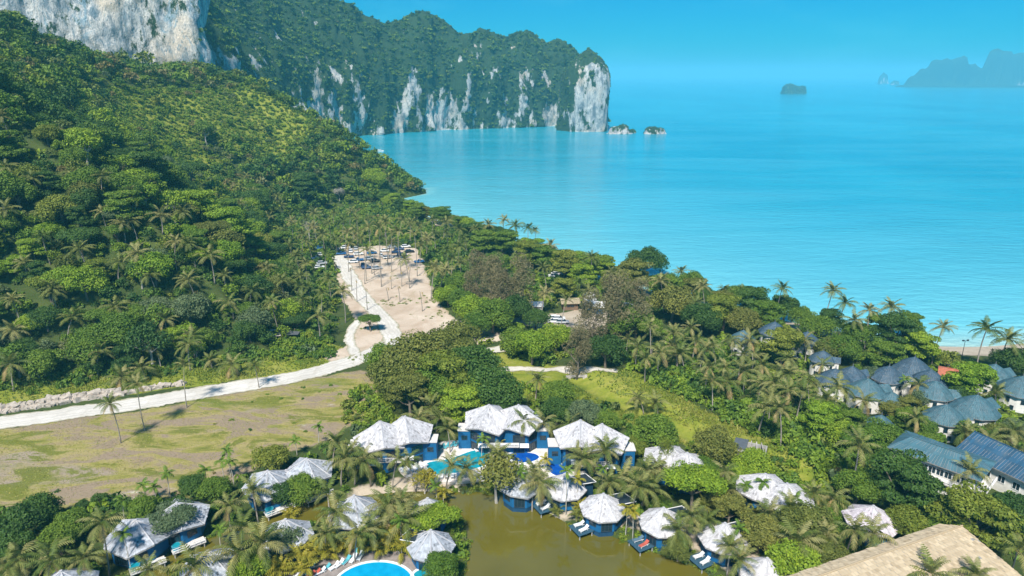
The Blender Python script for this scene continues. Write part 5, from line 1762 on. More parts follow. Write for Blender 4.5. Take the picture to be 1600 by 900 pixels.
def put_areca(x, y, z, h, label, group, leaf='mid'):
    tm, top = AT[RNG.randrange(3)]
    root = empty('areca_palm', (x, y, z), RNG.uniform(0, 6.28), label, 'palm', group)
    t = bpy.data.objects.new('trunk', tm); link(t, root)
    k = h / 6.5; t.scale = (1, 1, k)
    tip = (top[0], top[1], top[2] * k - 0.05)
    for key, az, sc, pt in palm_plan(RNG, 2, 4, 3, 0):
        f = bpy.data.objects.new('frond', RNG.choice(ARECA[key])); link(f, root)
        f.location = tip; f.rotation_euler = (0, pt, az); f.scale = (sc * 0.95,) * 3
        f.material_slots[0].link = 'OBJECT'; f.material_slots[0].material = MAT['leaf_' + leaf]
    EXCL.append((x, y, 0.8))

def put_cane(x, y, z, s, label, group, leaf='gold'):
    root = empty('cane_palm', (x, y, z), RNG.uniform(0, 6.28), label, 'palm', group, s)
    for st in range(RNG.choice([3, 4, 5])):
        a = RNG.uniform(0, 6.28); r = RNG.uniform(0.1, 0.7); hh = RNG.uniform(0.7, 1.9)
        b = (math.cos(a) * r, math.sin(a) * r)
        m = bpy.data.objects.new('stem', CSTEM); link(m, root); m.location = (b[0], b[1], 0); m.scale = (1, 1, hh)
        for key, az, sc, pt in palm_plan(RNG, 1, 3, 2, 0):
            f = bpy.data.objects.new('frond', RNG.choice(CANE[key])); link(f, root)
            f.location = (b[0], b[1], hh - 0.05); f.rotation_euler = (0, pt, az); f.scale = (sc,) * 3
            f.material_slots[0].link = 'OBJECT'; f.material_slots[0].material = MAT['leaf_' + leaf]
    EXCL.append((x, y, 1.3))
_m = MB(); _m.tube([(0, 0, -0.4), (0, 0, 1.0)], 0.06, 5); CSTEM = _m.mesh('stem', MAT['areca_bark'])

def near_enough(x, y):
    return math.hypot(x, y) < 205

def palms_px(L, h, label, group, s=1.0):
    for q in L:
        u, v = q[0], q[1]; hh = q[2] if len(q) > 2 else h * RNG.uniform(0.78, 1.22)
        x, y = hit(u, v, hh)
        put_palm(x, y, gh(x, y), hh, label, group, near_enough(x, y), s * RNG.uniform(0.76, 1.14))

# ---- coconut palms read off the photograph (crown centres)
palms_px([(155, 820, 9.5)], 9, 'tall coconut palm in front of the grey roofed bungalow with a teal tub', None)
palms_px([(85, 866), (10, 872), (37, 877), (60, 885), (252, 886), (310, 887), (345, 872), (120, 880)], 5.5, 'low dark coconut palm in the thicket at the channel end', 'palms in the thicket at the channel end')
palms_px([(355, 786), (398, 772), (372, 822), (400, 850)], 5.5, 'coconut palm in the clump beside the channel bungalows', 'palms beside the channel bungalows')
palms_px([(518, 692), (540, 700), (552, 724), (577, 719), (611, 718), (647, 722), (585, 700), (530, 715)], 6.0, 'coconut palm in the row between the lawn and the twin-peaked villa', 'palm row by the lawn')
palms_px([(695, 727), (736, 724), (775, 715), (702, 672), (675, 634), (680, 652), (655, 648), (850, 660), (820, 662), (878, 668)], 6.0, 'coconut palm standing by the pool terrace villas', 'palms round the pool terrace')
palms_px([(510, 805), (513, 780), (597, 793), (630, 793), (550, 830), (505, 833), (587, 826), (612, 812), (640, 805)], 5.5, 'coconut palm on the garden island between channel and azure pool', 'palms on the garden island')
palms_px([(832, 748), (845, 760)], 6.5, 'leaning coconut palm between the pool bar and the first pond hut', 'palms by the pool bar')
palms_px([(900, 712), (925, 712), (948, 706), (965, 756), (988, 764), (1003, 762), (1020, 728), (962, 738), (1000, 738)], 5.5, 'coconut palm in the dense palm garden behind the pond huts', 'palms in the garden behind the huts')
palms_px([(1075, 797), (1070, 826), (1140, 862), (1095, 812), (1142, 772), (1125, 738), (1215, 808), (1160, 872), (1262, 846), (1290, 836), (1287, 777), (1250, 790)], 5.5, 'coconut palm among the huts and bushes along the pond bank', 'palms along the pond bank')
palms_px([(1337, 702, 11)], 11, 'tall solitary coconut palm rising from bright bushes by the ditch', None)
palms_px([(1502, 729), (1550, 700), (1330, 826), (1362, 838), (1590, 852), (1585, 676), (1445, 893), (1517, 894), (1293, 774), (1432, 656), (1575, 700), (1540, 690)], 6.5, 'coconut palm near the teal roofed block and the tan hall', 'palms around the teal roofed block')
palms_px([(1227, 640), (1237, 588), (1232, 563), (1282, 573), (1307, 608), (1262, 536), (1205, 600), (1205, 622), (1250, 612), (1270, 596), (1225, 606), (1190, 628), (1285, 625)], 8.0, 'coconut palm in the grove at the edge of the slate villas', 'palms at the edge of the slate villas')
palms_px([(1560, 618), (1500, 672), (1350, 620), (1445, 600)], 6.0, 'coconut palm growing between the slate roofed villas', 'palms between the slate villas')
palms_px([(1467, 512, 10.5)], 10, 'lone coconut palm on the beach near the floodlight mast', None)
palms_px([(1540, 516, 12), (1572, 526, 10.5)], 12, 'tall coconut palm leaning over the beach against the open water', 'pair of palms on the beach')
palms_px([(1216, 449, 12), (1295, 455, 13), (1315, 471, 11), (1360, 488, 11), (1396, 483, 10), (1344, 502, 9), (1606, 530, 9)], 11, 'tall coconut palm standing above the seaside trees by the shore', 'palms above the seaside trees')
palms_px([(812, 351, 12), (825, 356, 11), (838, 360, 10), (786, 345, 11)], 11, 'tall shore palm standing out against the bay', 'palms standing out against the bay')
palms_px([(857, 384), (855, 418), (847, 461), (910, 456), (950, 428), (925, 404), (1065, 426), (1090, 472), (1105, 448), (1127, 453), (1152, 453), (1020, 511), (1055, 518), (900, 440), (965, 450), (875, 470), (1040, 440)], 9.0, 'coconut palm mixed into the seaside wood', 'palms in the seaside wood')
palms_px([(1020, 522), (1052, 521), (1072, 553), (1030, 556), (995, 543), (1117, 601), (1147, 601), (1187, 598), (1120, 543), (1157, 556), (1177, 558), (1097, 543), (1145, 533), (1090, 513), (1010, 560), (1085, 535), (1135, 572), (1165, 582), (1060, 545), (1105, 570), (1180, 535), (980, 530), (1195, 570)], 6.2, 'coconut palm in the plantation behind the ditch hedge', 'palms in the plantation by the ditch')
palms_px([(837, 597, 6)], 6, 'bushy coconut palm with drooping fronds by the white track', None)
palms_px([(1007, 623), (1029, 626)], 3.4, 'short young coconut palm in the grassy ditch', 'young palms in the ditch')
# field palms, base to crown as seen
for (bu, bv, cu, cv, lab) in [(189, 692, 187, 627, 'slim ragged palm alone in the dry field'), (227, 674, 227, 600, 'tall pale trunked palm in the dry field'), (292, 638, 295, 575, 'slim palm at the field side of the white road'), (405, 607, 405, 572, 'small palm beside the white road bend')]:
    x, y = hit(bu, bv, 0)
    dep = to_px(x, y, G)[2]
    hh = (bv - cv) / FOC * dep / math.cos(math.radians(26))
    put_palm(x, y, gh(x, y), hh, lab, None, True, 0.72)
for (bu, bv, cu, cv) in [(581, 428, 582, 356), (612, 425, 615, 368), (596, 449, 597, 358), (640, 451, 640, 406), (627, 428, 632, 361), (570, 444, 571, 392), (606, 414, 602, 350), (652, 432, 645, 368), (562, 420, 556, 362), (545, 425, 541, 380)]:
    x, y = hit(bu, bv, 0)
    dep = to_px(x, y, G)[2]
    hh = (bv - cv) / FOC * dep / math.cos(math.radians(17))
    put_palm(x, y, gh(x, y), hh, 'tall thin palm standing free on the sand of the car park', 'free standing palms on the car park sand', True, 0.95)
# forest edge
palms_px([(147, 553), (247, 548), (292, 541), (12, 571), (27, 518), (225, 578, 3), (180, 589, 2.4), (355, 574, 3), (330, 560, 3), (80, 455), (387, 456), (362, 473), (300, 530), (60, 580, 3)], 6.0, 'coconut palm at the foot of the forested hill above the road', 'palms at the foot of the hill')
# palm grove round the car park
palms_px([(672, 421), (687, 421), (700, 391), (692, 348), (717, 358), (550, 358), (485, 376), (477, 411), (507, 396), (462, 451), (485, 448), (515, 436), (497, 493), (536, 453), (568, 372), (605, 380), (655, 385), (665, 372), (680, 365), (525, 372), (505, 365), (493, 355), (515, 348), (535, 345), (558, 342), (578, 340), (600, 343), (622, 345), (640, 350), (660, 352), (470, 365), (455, 385), (465, 398), (475, 342), (455, 345), (440, 360), (490, 335), (520, 332), (545, 330), (675, 345), (700, 362), (730, 370), (745, 358), (705, 405), (715, 385), (450, 420), (440, 440), (470, 430), (475, 470), (500, 460), (430, 470), (720, 410), (765, 350), (590, 372), (538, 365)],
         9.0, 'coconut palm of the grove round the sandy car park', 'palms of the car park grove')
# hillside palms
palms_px([(82, 453), (120, 326), (162, 331), (62, 336), (207, 313), (210, 346), (250, 338), (270, 381), (300, 378), (342, 378), (240, 431), (260, 501), (10, 328), (70, 371), (402, 273), (420, 295), (436, 289), (384, 277), (108, 273), (12, 261), (56, 277), (204, 305), (156, 277), (8, 181), (410, 285), (430, 305), (390, 300), (415, 315), (440, 320), (395, 330), (420, 340), (370, 320), (405, 355), (350, 345), (330, 400), (390, 400), (410, 420), (215, 395), (180, 410), (130, 390), (40, 410), (25, 470), (100, 500), (190, 480), (300, 440), (350, 430), (230, 290), (190, 350), (285, 330), (320, 310)],
         7.0, 'coconut palm crown showing above the hillside forest', 'palms in the hillside forest')

# ---- areca palms
for (u, v, h, lab, g) in [(225, 758, 4, 'slim areca palm at the near edge of the dry field', 'arecas at the field edge'), (241, 763, 4, 'slim areca palm at the near edge of the dry field', 'arecas at the field edge'), (260, 741, 5.5, 'slim areca palm at the near edge of the dry field', 'arecas at the field edge'), (189, 783, 4, 'slim areca palm at the near edge of the dry field', 'arecas at the field edge'), (320, 736, 4, 'slim areca palm at the near edge of the dry field', 'arecas at the field edge'),
                          (355, 704, 6, 'areca palm in the group of three by the dry field', 'three arecas by the field'), (346, 721, 4, 'areca palm in the group of three by the dry field', 'three arecas by the field'), (361, 723, 5, 'areca palm in the group of three by the dry field', 'three arecas by the field'),
                          (194, 836, 7.5, 'tall areca palm before the bungalow with a coconut palm in front', None), (341, 830, 4, 'areca palm at the channel bank', None), (496, 666, 4.5, 'small areca palm alone on the dry field edge', None), (462, 690, 3.5, 'leafy areca palm near the yellowish tree', None),
                          (752, 686, 5, 'areca palm among the white lounger rows', None), (812, 736, 8, 'tall areca palm on the pond bank by the pool bar', None), (886, 736, 9, 'tall areca palm before the first pond hut', None), (942, 733, 5, 'areca palm behind the pond huts', None), (902, 678, 4.5, 'areca palm before the roof of the villa by the blue pool', None),
                          (832, 651, 6, 'pale stemmed areca palm beside the middle villa', None), (1166, 758, 5, 'areca palm before the twin roofed villa', 'three arecas before the twin roof'), (1192, 756, 6, 'areca palm before the twin roofed villa', 'three arecas before the twin roof'), (1244, 778, 4.5, 'areca palm before the twin roofed villa', 'three arecas before the twin roof'),
                          (1155, 826, 5.5, 'areca palm beside the half covered pond hut', None), (1415, 593, 6, 'areca palm among the slate roofs', None), (682, 760, 4, 'areca palm at the channel mouth', None), (625, 815, 6, 'areca palm on the garden island', None)]:
    x, y = hit(u, v, h); put_areca(x, y, gh(x, y), h, lab, g)
for (u, v, h) in [(903, 751, 6), (980, 793, 6), (991, 801, 5.5), (692, 770, 3.5), (850, 718, 3), (782, 692, 2.5)]:
    x, y = hit(u, v, h); put_areca(x, y, gh(x, y), h, 'areca palm with golden yellow fronds near the pond', 'golden arecas near the pond', 'gold')
# ---- golden cane palms
for (u, v, s) in [(450, 886, 1.1), (470, 877, 1.2), (492, 868, 1.2), (526, 856, 1.2), (605, 848, 1.3), (627, 856, 1.3), (590, 856, 1.2), (560, 848, 1.1), (645, 846, 1.2), (475, 893, 1.0), (510, 862, 1.1), (616, 840, 1.2), (650, 860, 1.2), (635, 838, 1.1), (575, 850, 1.2), (540, 852, 1.1), (690, 772, 0.9), (455, 802, 0.9), (662, 856, 1.1), (436, 893, 1.1)]:
    x, y = hit(u, v, 1.8); put_cane(x, y, gh(x, y), s, 'golden cane palm clump in the hedge behind the azure pool', 'golden cane palms behind the azure pool')
for (u, v, s, lf) in [(875, 705, 0.9, 'gold'), (892, 715, 0.9, 'gold'), (1180, 800, 1.0, 'olive'), (1105, 790, 1.0, 'olive'), (1130, 795, 0.9, 'gold'), (1165, 800, 0.9, 'olive'), (60, 845, 0.9, 'gold'), (72, 838, 0.9, 'olive'), (860, 760, 0.9, 'olive'), (1310, 610, 1.3, 'gold'), (1300, 640, 1.3, 'fresh'), (1285, 660, 1.2, 'fresh'), (1320, 605, 1.2, 'gold'), (1160, 880, 0.8, 'gold'), (870, 795, 0.7, 'olive'), (905, 790, 0.8, 'gold'), (898, 800, 0.8, 'olive')]:
    x, y = hit(u, v, 1.8); put_cane(x, y, gh(x, y), s, {'gold': 'golden yellow', 'olive': 'olive', 'fresh': 'bright green'}[lf] + ' cane palm clump in the resort gardens', {'gold': 'golden', 'olive': 'olive', 'fresh': 'bright'}[lf] + ' cane palms in the resort gardens', lf)

# ---- broadleaf trees read off the photograph: (u, v of the crown centre, radius, kind, leaf)
def trees_px(L, where, group, solo=False):
    for q in L:
        u, v, R, kind, leaf = q[:5]
        h = TREES[kind][0][2] * R / TREES[kind][0][3]
        x, y = hit(u, v, h)
        lab = q[5] if len(q) > 5 else f'{LEAF[leaf]} {SHAPE[kind]} tree {where}'.replace('feathery feathery', 'feathery')
        put_tree(kind, leaf, x, y, gh(x, y), R, lab, None if len(q) > 5 else f'{LEAF[leaf]} {SHAPE[kind]} trees {group}')
        EXCL.append((x, y, R * 0.7))
trees_px([(655, 558, 9.0, 'round', 'olive'), (700, 545, 9.0, 'umbrella', 'olive'), (735, 572, 8.0, 'round', 'deep'), (620, 580, 7.5, 'round', 'olive'), (690, 588, 7.5, 'layer', 'yellow'), (640, 612, 6.0, 'layer', 'olive'), (722, 630, 5.2, 'layer', 'fresh'), (770, 606, 7.0, 'round', 'deep'), (665, 600, 6.5, 'round', 'mid'), (745, 610, 6, 'round', 'mid'), (720, 520, 6.0, 'open', 'olive'), (600, 560, 5.5, 'round', 'mid'), (700, 612, 5.5, 'round', 'mid'), (780, 640, 4, 'round', 'deep')],
         'in the large clump beside the white road', 'of the big roadside clump')
trees_px([(776, 738, 5.4, 'open', 'olive', 'feathery olive tree leaning over the pond before the pool bar'), (422, 717, 3.9, 'round', 'yellow', 'yellowish round tree beside the small bungalow at the field edge'), (475, 763, 3.6, 'round', 'mid', 'dense green tree in front of the bungalow by the palm row'),
          (270, 812, 4.2, 'umbrella', 'grey', 'feathery grey green tree between two channel bungalows'), (678, 814, 4.3, 'umbrella', 'fresh', 'flat-crowned bright green tree on the garden island'), (1085, 758, 5.6, 'umbrella', 'fresh', 'spreading bright green tree behind the pond huts'),
          (1020, 674, 5.2, 'round', 'mid', 'round dense tree beside the villa roof at the grass bank'), (1118, 697, 5.0, 'round', 'olive', 'dark round tree with reddish tips at the grass bank'), (1245, 884, 4.6, 'round', 'fresh', 'round glossy green tree at the foot of the pond bank'),
          (1408, 752, 6.6, 'layer', 'deep', 'big dark tree before the teal roofed block'), (1525, 812, 6.4, 'layer', 'yellow', 'broad yellowish tiered tree above the tan hall'), (1417, 818, 3.8, 'round', 'yellow', 'bright yellowish tree between mauve hut and tan hall'),
          (1517, 594, 5.8, 'layer', 'fresh', 'rounded green tree beside the slate roofs and red pavilion'), (1585, 563, 5.2, 'round', 'deep', 'dark round tree at the beach behind the slate villas'), (902, 548, 5.0, 'feather', 'brown', 'feathery brown casuarina above the culvert'),
          (578, 502, 3.6, 'umbrella', 'mid', 'small spreading tree alone at the car park entrance'), (530, 300, 4.0, 'open', 'silver', 'pale cream flowering tree at the foot of the wooded point'), (482, 352, 4.5, 'bare', 'silver', 'bare silvery tree standing in the palm grove'),
          (912, 647, 4.2, 'round', 'grey', 'grey green round tree on the bank above the villa'), (870, 614, 4.4, 'round', 'mid', 'dense green tree by the bushy palm and the track')], '', '')
trees_px([(1262, 822, 4.8, 'round', 'olive'), (1187, 832, 4.2, 'round', 'olive'), (1175, 725, 4.0, 'round', 'fresh'), (1040, 714, 2.8, 'feather', 'yellow'), (990, 699, 3.4, 'round', 'yellow'), (662, 746, 2.8, 'open', 'gold'), (387, 884, 3.4, 'round', 'fresh'), (442, 842, 3.4, 'round', 'grey'), (690, 886, 3.2, 'round', 'mid'), (30, 820, 4.5, 'round', 'deep'), (60, 800, 4.0, 'round', 'deep'), (110, 820, 3.5, 'round', 'mid'), (225, 795, 3.2, 'round', 'mid'), (20, 855, 3.6, 'round', 'deep'), (1230, 840, 3.4, 'round', 'mid'), (1140, 795, 3.4, 'layer', 'olive'), (1100, 730, 3.2, 'round', 'mid'), (1150, 745, 3.2, 'round', 'fresh'), (1300, 800, 3.2, 'round', 'mid'), (1060, 860, 2.6, 'round', 'olive'), (870, 640, 4.0, 'round', 'deep'), (945, 655, 3.4, 'round', 'mid'), (300, 760, 3.0, 'round', 'deep'), (335, 765, 3.2, 'round', 'mid'), (90, 840, 3.4, 'round', 'mid'), (1290, 870, 3.8, 'round', 'olive'), (1310, 840, 3.2, 'round', 'mid'), (440, 772, 3.0, 'round', 'deep')],
         'in the resort gardens', 'in the resort gardens')
trees_px([(1222, 539, 6.2, 'layer', 'yellow'), (1312, 542, 5.2, 'round', 'mid'), (1400, 518, 6.5, 'layer', 'deep'), (1442, 540, 5.2, 'layer', 'fresh'), (1385, 554, 5.2, 'layer', 'mid'), (1440, 668, 3.4, 'round', 'mid'), (1392, 645, 3.2, 'layer', 'olive'), (1560, 678, 3.6, 'round', 'olive'), (1365, 588, 3.4, 'round', 'grey'), (1485, 562, 3.4, 'open', 'yellow'), (1282, 652, 4.6, 'layer', 'fresh'), (1330, 655, 3.2, 'layer', 'mid'), (1227, 477, 5.6, 'round', 'deep'), (1340, 520, 5.0, 'round', 'mid'), (1280, 510, 5.2, 'round', 'mid'), (1375, 510, 5.0, 'layer', 'mid'), (1420, 505, 5.0, 'layer', 'mid'), (1255, 495, 4.6, 'round', 'mid'), (1300, 500, 4.8, 'layer', 'deep'), (1415, 575, 3.2, 'layer', 'mid'), (1440, 622, 2.6, 'open', 'grey'), (1418, 632, 3.0, 'layer', 'olive'), (1500, 620, 3.6, 'round', 'deep'), (1300, 545, 4.6, 'round', 'olive'), (1582, 672, 3.4, 'round', 'grey'), (1350, 690, 4.6, 'layer', 'mid'), (1380, 680, 4.4, 'round', 'mid'), (1320, 680, 4.2, 'round', 'fresh'), (1420, 660, 3.8, 'layer', 'mid'), (1520, 680, 3.8, 'round', 'mid'), (1580, 720, 4.0, 'round', 'deep'), (1480, 830, 4.0, 'round', 'mid'), (1590, 800, 5, 'round', 'deep'), (1375, 760, 4.2, 'round', 'deep'), (1340, 760, 4.0, 'round', 'mid'), (1450, 690, 3.0, 'round', 'mid')],
         'around the slate roofed villas', 'around the slate villas')
trees_px([(1010, 408, 8.5, 'round', 'deep'), (992, 428, 7.5, 'layer', 'olive'), (1050, 472, 7.5, 'round', 'olive'), (1132, 484, 6.6, 'layer', 'yellow'), (1180, 472, 6.8, 'layer', 'deep'), (960, 478, 7.0, 'feather', 'brown'), (815, 447, 7.0, 'feather', 'brown'), (770, 440, 6.5, 'feather', 'brown'), (745, 430, 6.0, 'feather', 'brown'), (825, 394, 6.8, 'layer', 'yellow'), (882, 409, 6.4, 'layer', 'yellow'), (905, 407, 5.6, 'round', 'fresh'), (910, 429, 5.4, 'layer', 'fresh'), (882, 449, 4.8, 'layer', 'yellow'), (837, 497, 4.4, 'round', 'deep'), (1007, 507, 5.0, 'round', 'mid'), (947, 545, 5.6, 'round', 'deep'), (832, 540, 5.6, 'round', 'fresh'), (805, 530, 5.0, 'round', 'mid'), (770, 490, 6.6, 'round', 'mid'), (740, 480, 6.2, 'round', 'fresh'), (755, 375, 6.4, 'layer', 'mid'), (735, 362, 6.0, 'layer', 'deep'), (790, 375, 6.4, 'layer', 'mid'), (850, 400, 5.8, 'layer', 'mid'), (720, 440, 5.4, 'round', 'mid'), (700, 460, 4.6, 'round', 'fresh'), (940, 415, 6.0, 'layer', 'mid'), (965, 440, 6.4, 'round', 'olive'), (1040, 450, 6.2, 'layer', 'mid'), (1080, 440, 6.0, 'round', 'mid'), (1095, 495, 6.0, 'round', 'deep'), (1150, 460, 5.4, 'round', 'mid'), (925, 500, 6.0, 'feather', 'brown'), (980, 500, 6.2, 'round', 'mid'), (775, 410, 6.0, 'round', 'mid'), (800, 480, 6.0, 'round', 'deep'), (720, 465, 5.0, 'round', 'mid'), (745, 505, 5.0, 'round', 'mid'), (690, 335, 6.0, 'layer', 'mid'), (650, 330, 5.5, 'layer', 'mid'), (1200, 490, 5.5, 'layer', 'mid'), (1160, 500, 5.5, 'round', 'olive'), (870, 525, 5.2, 'round', 'fresh'), (785, 460, 6.0, 'feather', 'brown'), (995, 480, 6.0, 'feather', 'brown')],
         'in the seaside wood', 'in the seaside wood')

# belt of trees along the shore
CL = smooth_line(COAST, 12)
CLs = np.concatenate([[0], np.cumsum(np.hypot(*np.diff(CL, axis=0).T))])
for s_ in np.arange(4, CLs[-1] * 0.62, 5.2):
    a, b = np.interp(s_, CLs, CL[:, 0]), np.interp(s_, CLs, CL[:, 1])
    a2, b2_ = np.interp(s_ + 1, CLs, CL[:, 0]), np.interp(s_ + 1, CLs, CL[:, 1])
    n_ = np.array([b2_ - b, a - a2]); n_ /= np.linalg.norm(n_)
    off = RNG.uniform(5.0, 10.5)
    x, y = a + n_[0] * off, b + n_[1] * off
    if sdf(np.array([x]), np.array([y]), LAND)[0] < 3: x, y = a - n_[0] * off, b - n_[1] * off
    if to_px(x, y, G)[0] > 1130: continue
    lf = RNG.choice(['mid', 'deep', 'mid', 'fresh', 'olive']); kd = RNG.choice(['layer', 'round', 'layer'])
    put_tree(kd, lf, x, y, gh(x, y), RNG.uniform(4.0, 5.6), f'{LEAF[lf]} {SHAPE[kd]} tree in the belt right along the shore', f'{LEAF[lf]} {SHAPE[kd]} trees of the shore belt')

# dead stems in the car park
SNAG = [palm_trunk(60 + i, 9.0, 0.16, 'palm_bark', 1.0)[0] for i in range(3)]
for (u, v, h) in [(558, 472, 8), (574, 485, 8), (550, 455, 9), (596, 447, 9), (607, 470, 5), (625, 472, 6), (660, 487, 7), (585, 430, 8), (612, 452, 5), (640, 440, 6), (573, 440, 7), (628, 448, 6)]:
    x, y = hit(u, v)
    root = empty('dead_palm', (x, y, gh(x, y)), RNG.uniform(0, 6), 'bare headless palm stem on the sandy car park', 'palm', 'dead palm stems on the car park')
    t = bpy.data.objects.new('trunk', RNG.choice(SNAG)); link(t, root); t.scale = (0.9, 0.9, h / 9)
    for k in range(3):
        f = bpy.data.objects.new('frond', FROND['dry'][k % 2]); link(f, root); f.location = (0, 0, h - 0.2); f.rotation_euler = (0, RNG.uniform(-0.3, 0.4), k * 2.1); f.scale = (0.35,) * 3

# ------------------------------------------------------------------ scattered growth
def free(x, y, pad=0.0):
    E = np.array(EXCL)
    return bool((np.hypot(E[:, 0] - x, E[:, 1] - y) > E[:, 2] + pad).all())

def poisson(poly, d, rng, tries=1.0):
    P = np.array(poly)
    x0, y0, x1, y1 = P[:, 0].min(), P[:, 1].min(), P[:, 0].max(), P[:, 1].max()
    gx, gy = np.meshgrid(np.arange(x0, x1, d), np.arange(y0, y1, d))
    gx = gx + (np.arange(gx.shape[0]) % 2)[:, None] * d / 2
    x = gx.ravel() + rng.uniform(-0.42, 0.42, gx.size) * d
    y = gy.ravel() + rng.uniform(-0.42, 0.42, gx.size) * d
    k = poly_inside(x, y, poly)
    return x[k], y[k]

# -- shrubs that can be told apart in the gardens
def shrubs(poly_px, d, leafs, label, group, rmin, rmax, prob=1.0):
    x, y = poisson(px2(poly_px), d, NR)
    for a, b in zip(x, y):
        if NR.random() > prob or not free(a, b, 0.2): continue
        z = gh(a, b)
        if z < 1.42: continue
        lf = leafs[NR.integers(len(leafs))]
        R = NR.uniform(rmin, rmax)
        put_tree('bush', lf, a, b, z, R, f'{LEAF[lf]} shrub {label}', f'{LEAF[lf]} shrubs {group}', 'shrub', 'shrub')
        EXCL.append((a, b, R * 0.6))
shrubs([(0, 800), (120, 790), (300, 770), (400, 760), (480, 770), (420, 820), (280, 880), (200, 900), (0, 905)], 4.6, ['deep', 'mid', 'olive'], 'beside the channel bungalows', 'beside the channel bungalows', 1.2, 2.2)
shrubs([(420, 800), (560, 770), (700, 780), (725, 830), (715, 900), (660, 860), (540, 845), (440, 880), (380, 890), (360, 860)], 4.2, ['mid', 'olive', 'deep'], 'on the garden island', 'on the garden island', 1.1, 2.0)
shrubs([(880, 740), (980, 690), (1130, 740), (1290, 780), (1300, 900), (1180, 900), (1060, 830), (930, 790)], 4.4, ['mid', 'olive', 'deep'], 'between the pond huts and villas', 'between the pond huts and villas', 1.2, 2.2)
shrubs([(540, 690), (690, 640), (860, 640), (980, 680), (900, 700), (850, 660), (700, 670), (620, 720), (560, 740)], 4.2, ['mid', 'olive', 'deep'], 'beside the two-storey villas', 'beside the two-storey villas', 1.1, 2.0)

# -- merged growth that nobody could count: templates of leaf points, many small plants in one mesh
def lod_templates(n, R, Hc, ncl, nlf, leaf, style, asp=0.6):
    out = []
    for k in range(n):
        rng = np.random.default_rng(500 + k)
        P, N, cl = crown_pts(rng, R, Hc, ncl, nlf, style)
        V, F = rhombs(P, N, leaf * rng.uniform(0.7, 1.3, len(P)), asp, rng)
        lr = np.clip(0.5 + 0.25 * rng.normal(size=len(P)), 0, 1)
        out.append((V, lr))
    return out

def mass(name, items, tmpl, mat, parent=None):
    """items: (x, y, z, scale, tint, stretch); one mesh"""
    V, L, T = [], [], []
    for i, (x, y, z, s, tint, st) in enumerate(items):
        v, lr = tmpl[i % len(tmpl)]
        a = NR.uniform(0, 6.28)
        c, sn = math.cos(a) * s, math.sin(a) * s
        V.append(np.stack([v[:, 0] * c - v[:, 1] * sn + x, v[:, 0] * sn + v[:, 1] * c + y, v[:, 2] * s * st + z], -1))
        L.append(lr); T.append(np.full(len(lr), tint))
    V = np.concatenate(V)
    F = np.arange(len(V)).reshape(-1, 4)
    return mesh_obj(name, np_mesh(name, V, F, [MAT[mat]], attrs={'leafrand': ('FACE', np.concatenate(L)), 'tint': ('FACE', np.concatenate(T))}), parent, kind='stuff')

FAR = lod_templates(10, 4.2, 3.6, 13, 143, 0.66, 'round')
TINY = lod_templates(8, 1.5, 1.1, 6, 48, 0.42, 'round')
MIDL = lod_templates(10, 4.2, 3.6, 18, 420, 0.43, 'round')
SMALL = lod_templates(8, 1.5, 1.1, 8, 130, 0.26, 'round')
CLIFF = lod_templates(8, 3.4, 3.0, 8, 48, 1.1, 'round')

def seen(x, y, z, slack=5.0):
    """False for what the slopes hide from this side of the hill"""
    ok = np.ones(len(x), bool)
    for t in np.linspace(0.3, 0.98, 60):
        ok &= gfast(x * t, y * t) <= CAM_Z + (z - CAM_Z) * t + slack
    return ok

# the forested hill: crowns over the whole slope, the largest in the picture as single trees
x, y = poisson([p for p in HILL if True], 5.4, NR)
z = gfast(x, y)
u, v, dep = to_px(x, y, z + 5)
sh = sdf(x, y, HILL)
k = (u > -130) & (u < 760) & (v > -140) & (dep > 60) & (sh > -1) & (sdf(x, y, LAND) > 2) & (y < 640) & (dep < 640) & seen(x, y, z + 8)
x, y, z, u, v, dep, sh = (q[k] for q in (x, y, z, u, v, dep, sh))
scrub = np.exp(-(((u - 440) - (v - 190) * 0.8) / 85) ** 2 - ((v - 190) / 70) ** 2) + 0.7 * np.exp(-((u - 330) / 60) ** 2 - ((v - 250) / 45) ** 2)     # low growth on the open slope
scrub = np.clip(scrub + 0.35 * fbm(x / 30, y / 30, seed=71, octv=2), 0, 1)
scrub = open_slope(x, y)
sz = (2.0 + 4.2 * NR.random(len(x)) ** 1.5) * (1 - 0.45 * scrub)
sz = np.where(NR.random(len(x)) < 0.08, sz * 1.4, sz)
keepk = NR.random(len(x)) > 0.6 * scrub
tn = np.clip(0.42 + 0.42 * fbm(x / 24, y / 24, seed=73, octv=3) + 0.27 * NR.normal(size=len(x)) + 0.22 * scrub, 0, 1)
big = sz / dep
order = np.argsort(-big)
near = np.zeros(len(x), bool)
cnt = 0
E = np.array(EXCL)
okf = np.array([(np.hypot(E[:, 0] - a, E[:, 1] - b) > 1.0).all() for a, b in zip(x, y)])
for i in order:
    if cnt >= 150: break
    if -20 < u[i] < 700 and v[i] > 200 and okf[i]:
        near[i] = True; cnt += 1
def tint_leaf(t):
    return 'deep' if t < 0.3 else 'mid' if t < 0.52 else 'fresh' if t < 0.70 else 'yellow' if t < 0.82 else 'grey' if t < 0.93 else 'olive'
for i in np.nonzero(near)[0]:
    kind = ['round', 'round', 'layer', 'umbrella', 'round', 'open', 'round', 'round'][NR.integers(8)]
    if v[i] > 480 and NR.random() < 0.22: kind = 'open'
    lf = tint_leaf(tn[i])
    put_tree(kind, lf, x[i], y[i], z[i] - 0.4, sz[i] * 1.06, f'{LEAF[lf]} {SHAPE[kind]} tree in the forest on the hill slope', f'{LEAF[lf]} {SHAPE[kind]} trees of the hill forest')
it_n, it_f = [], []
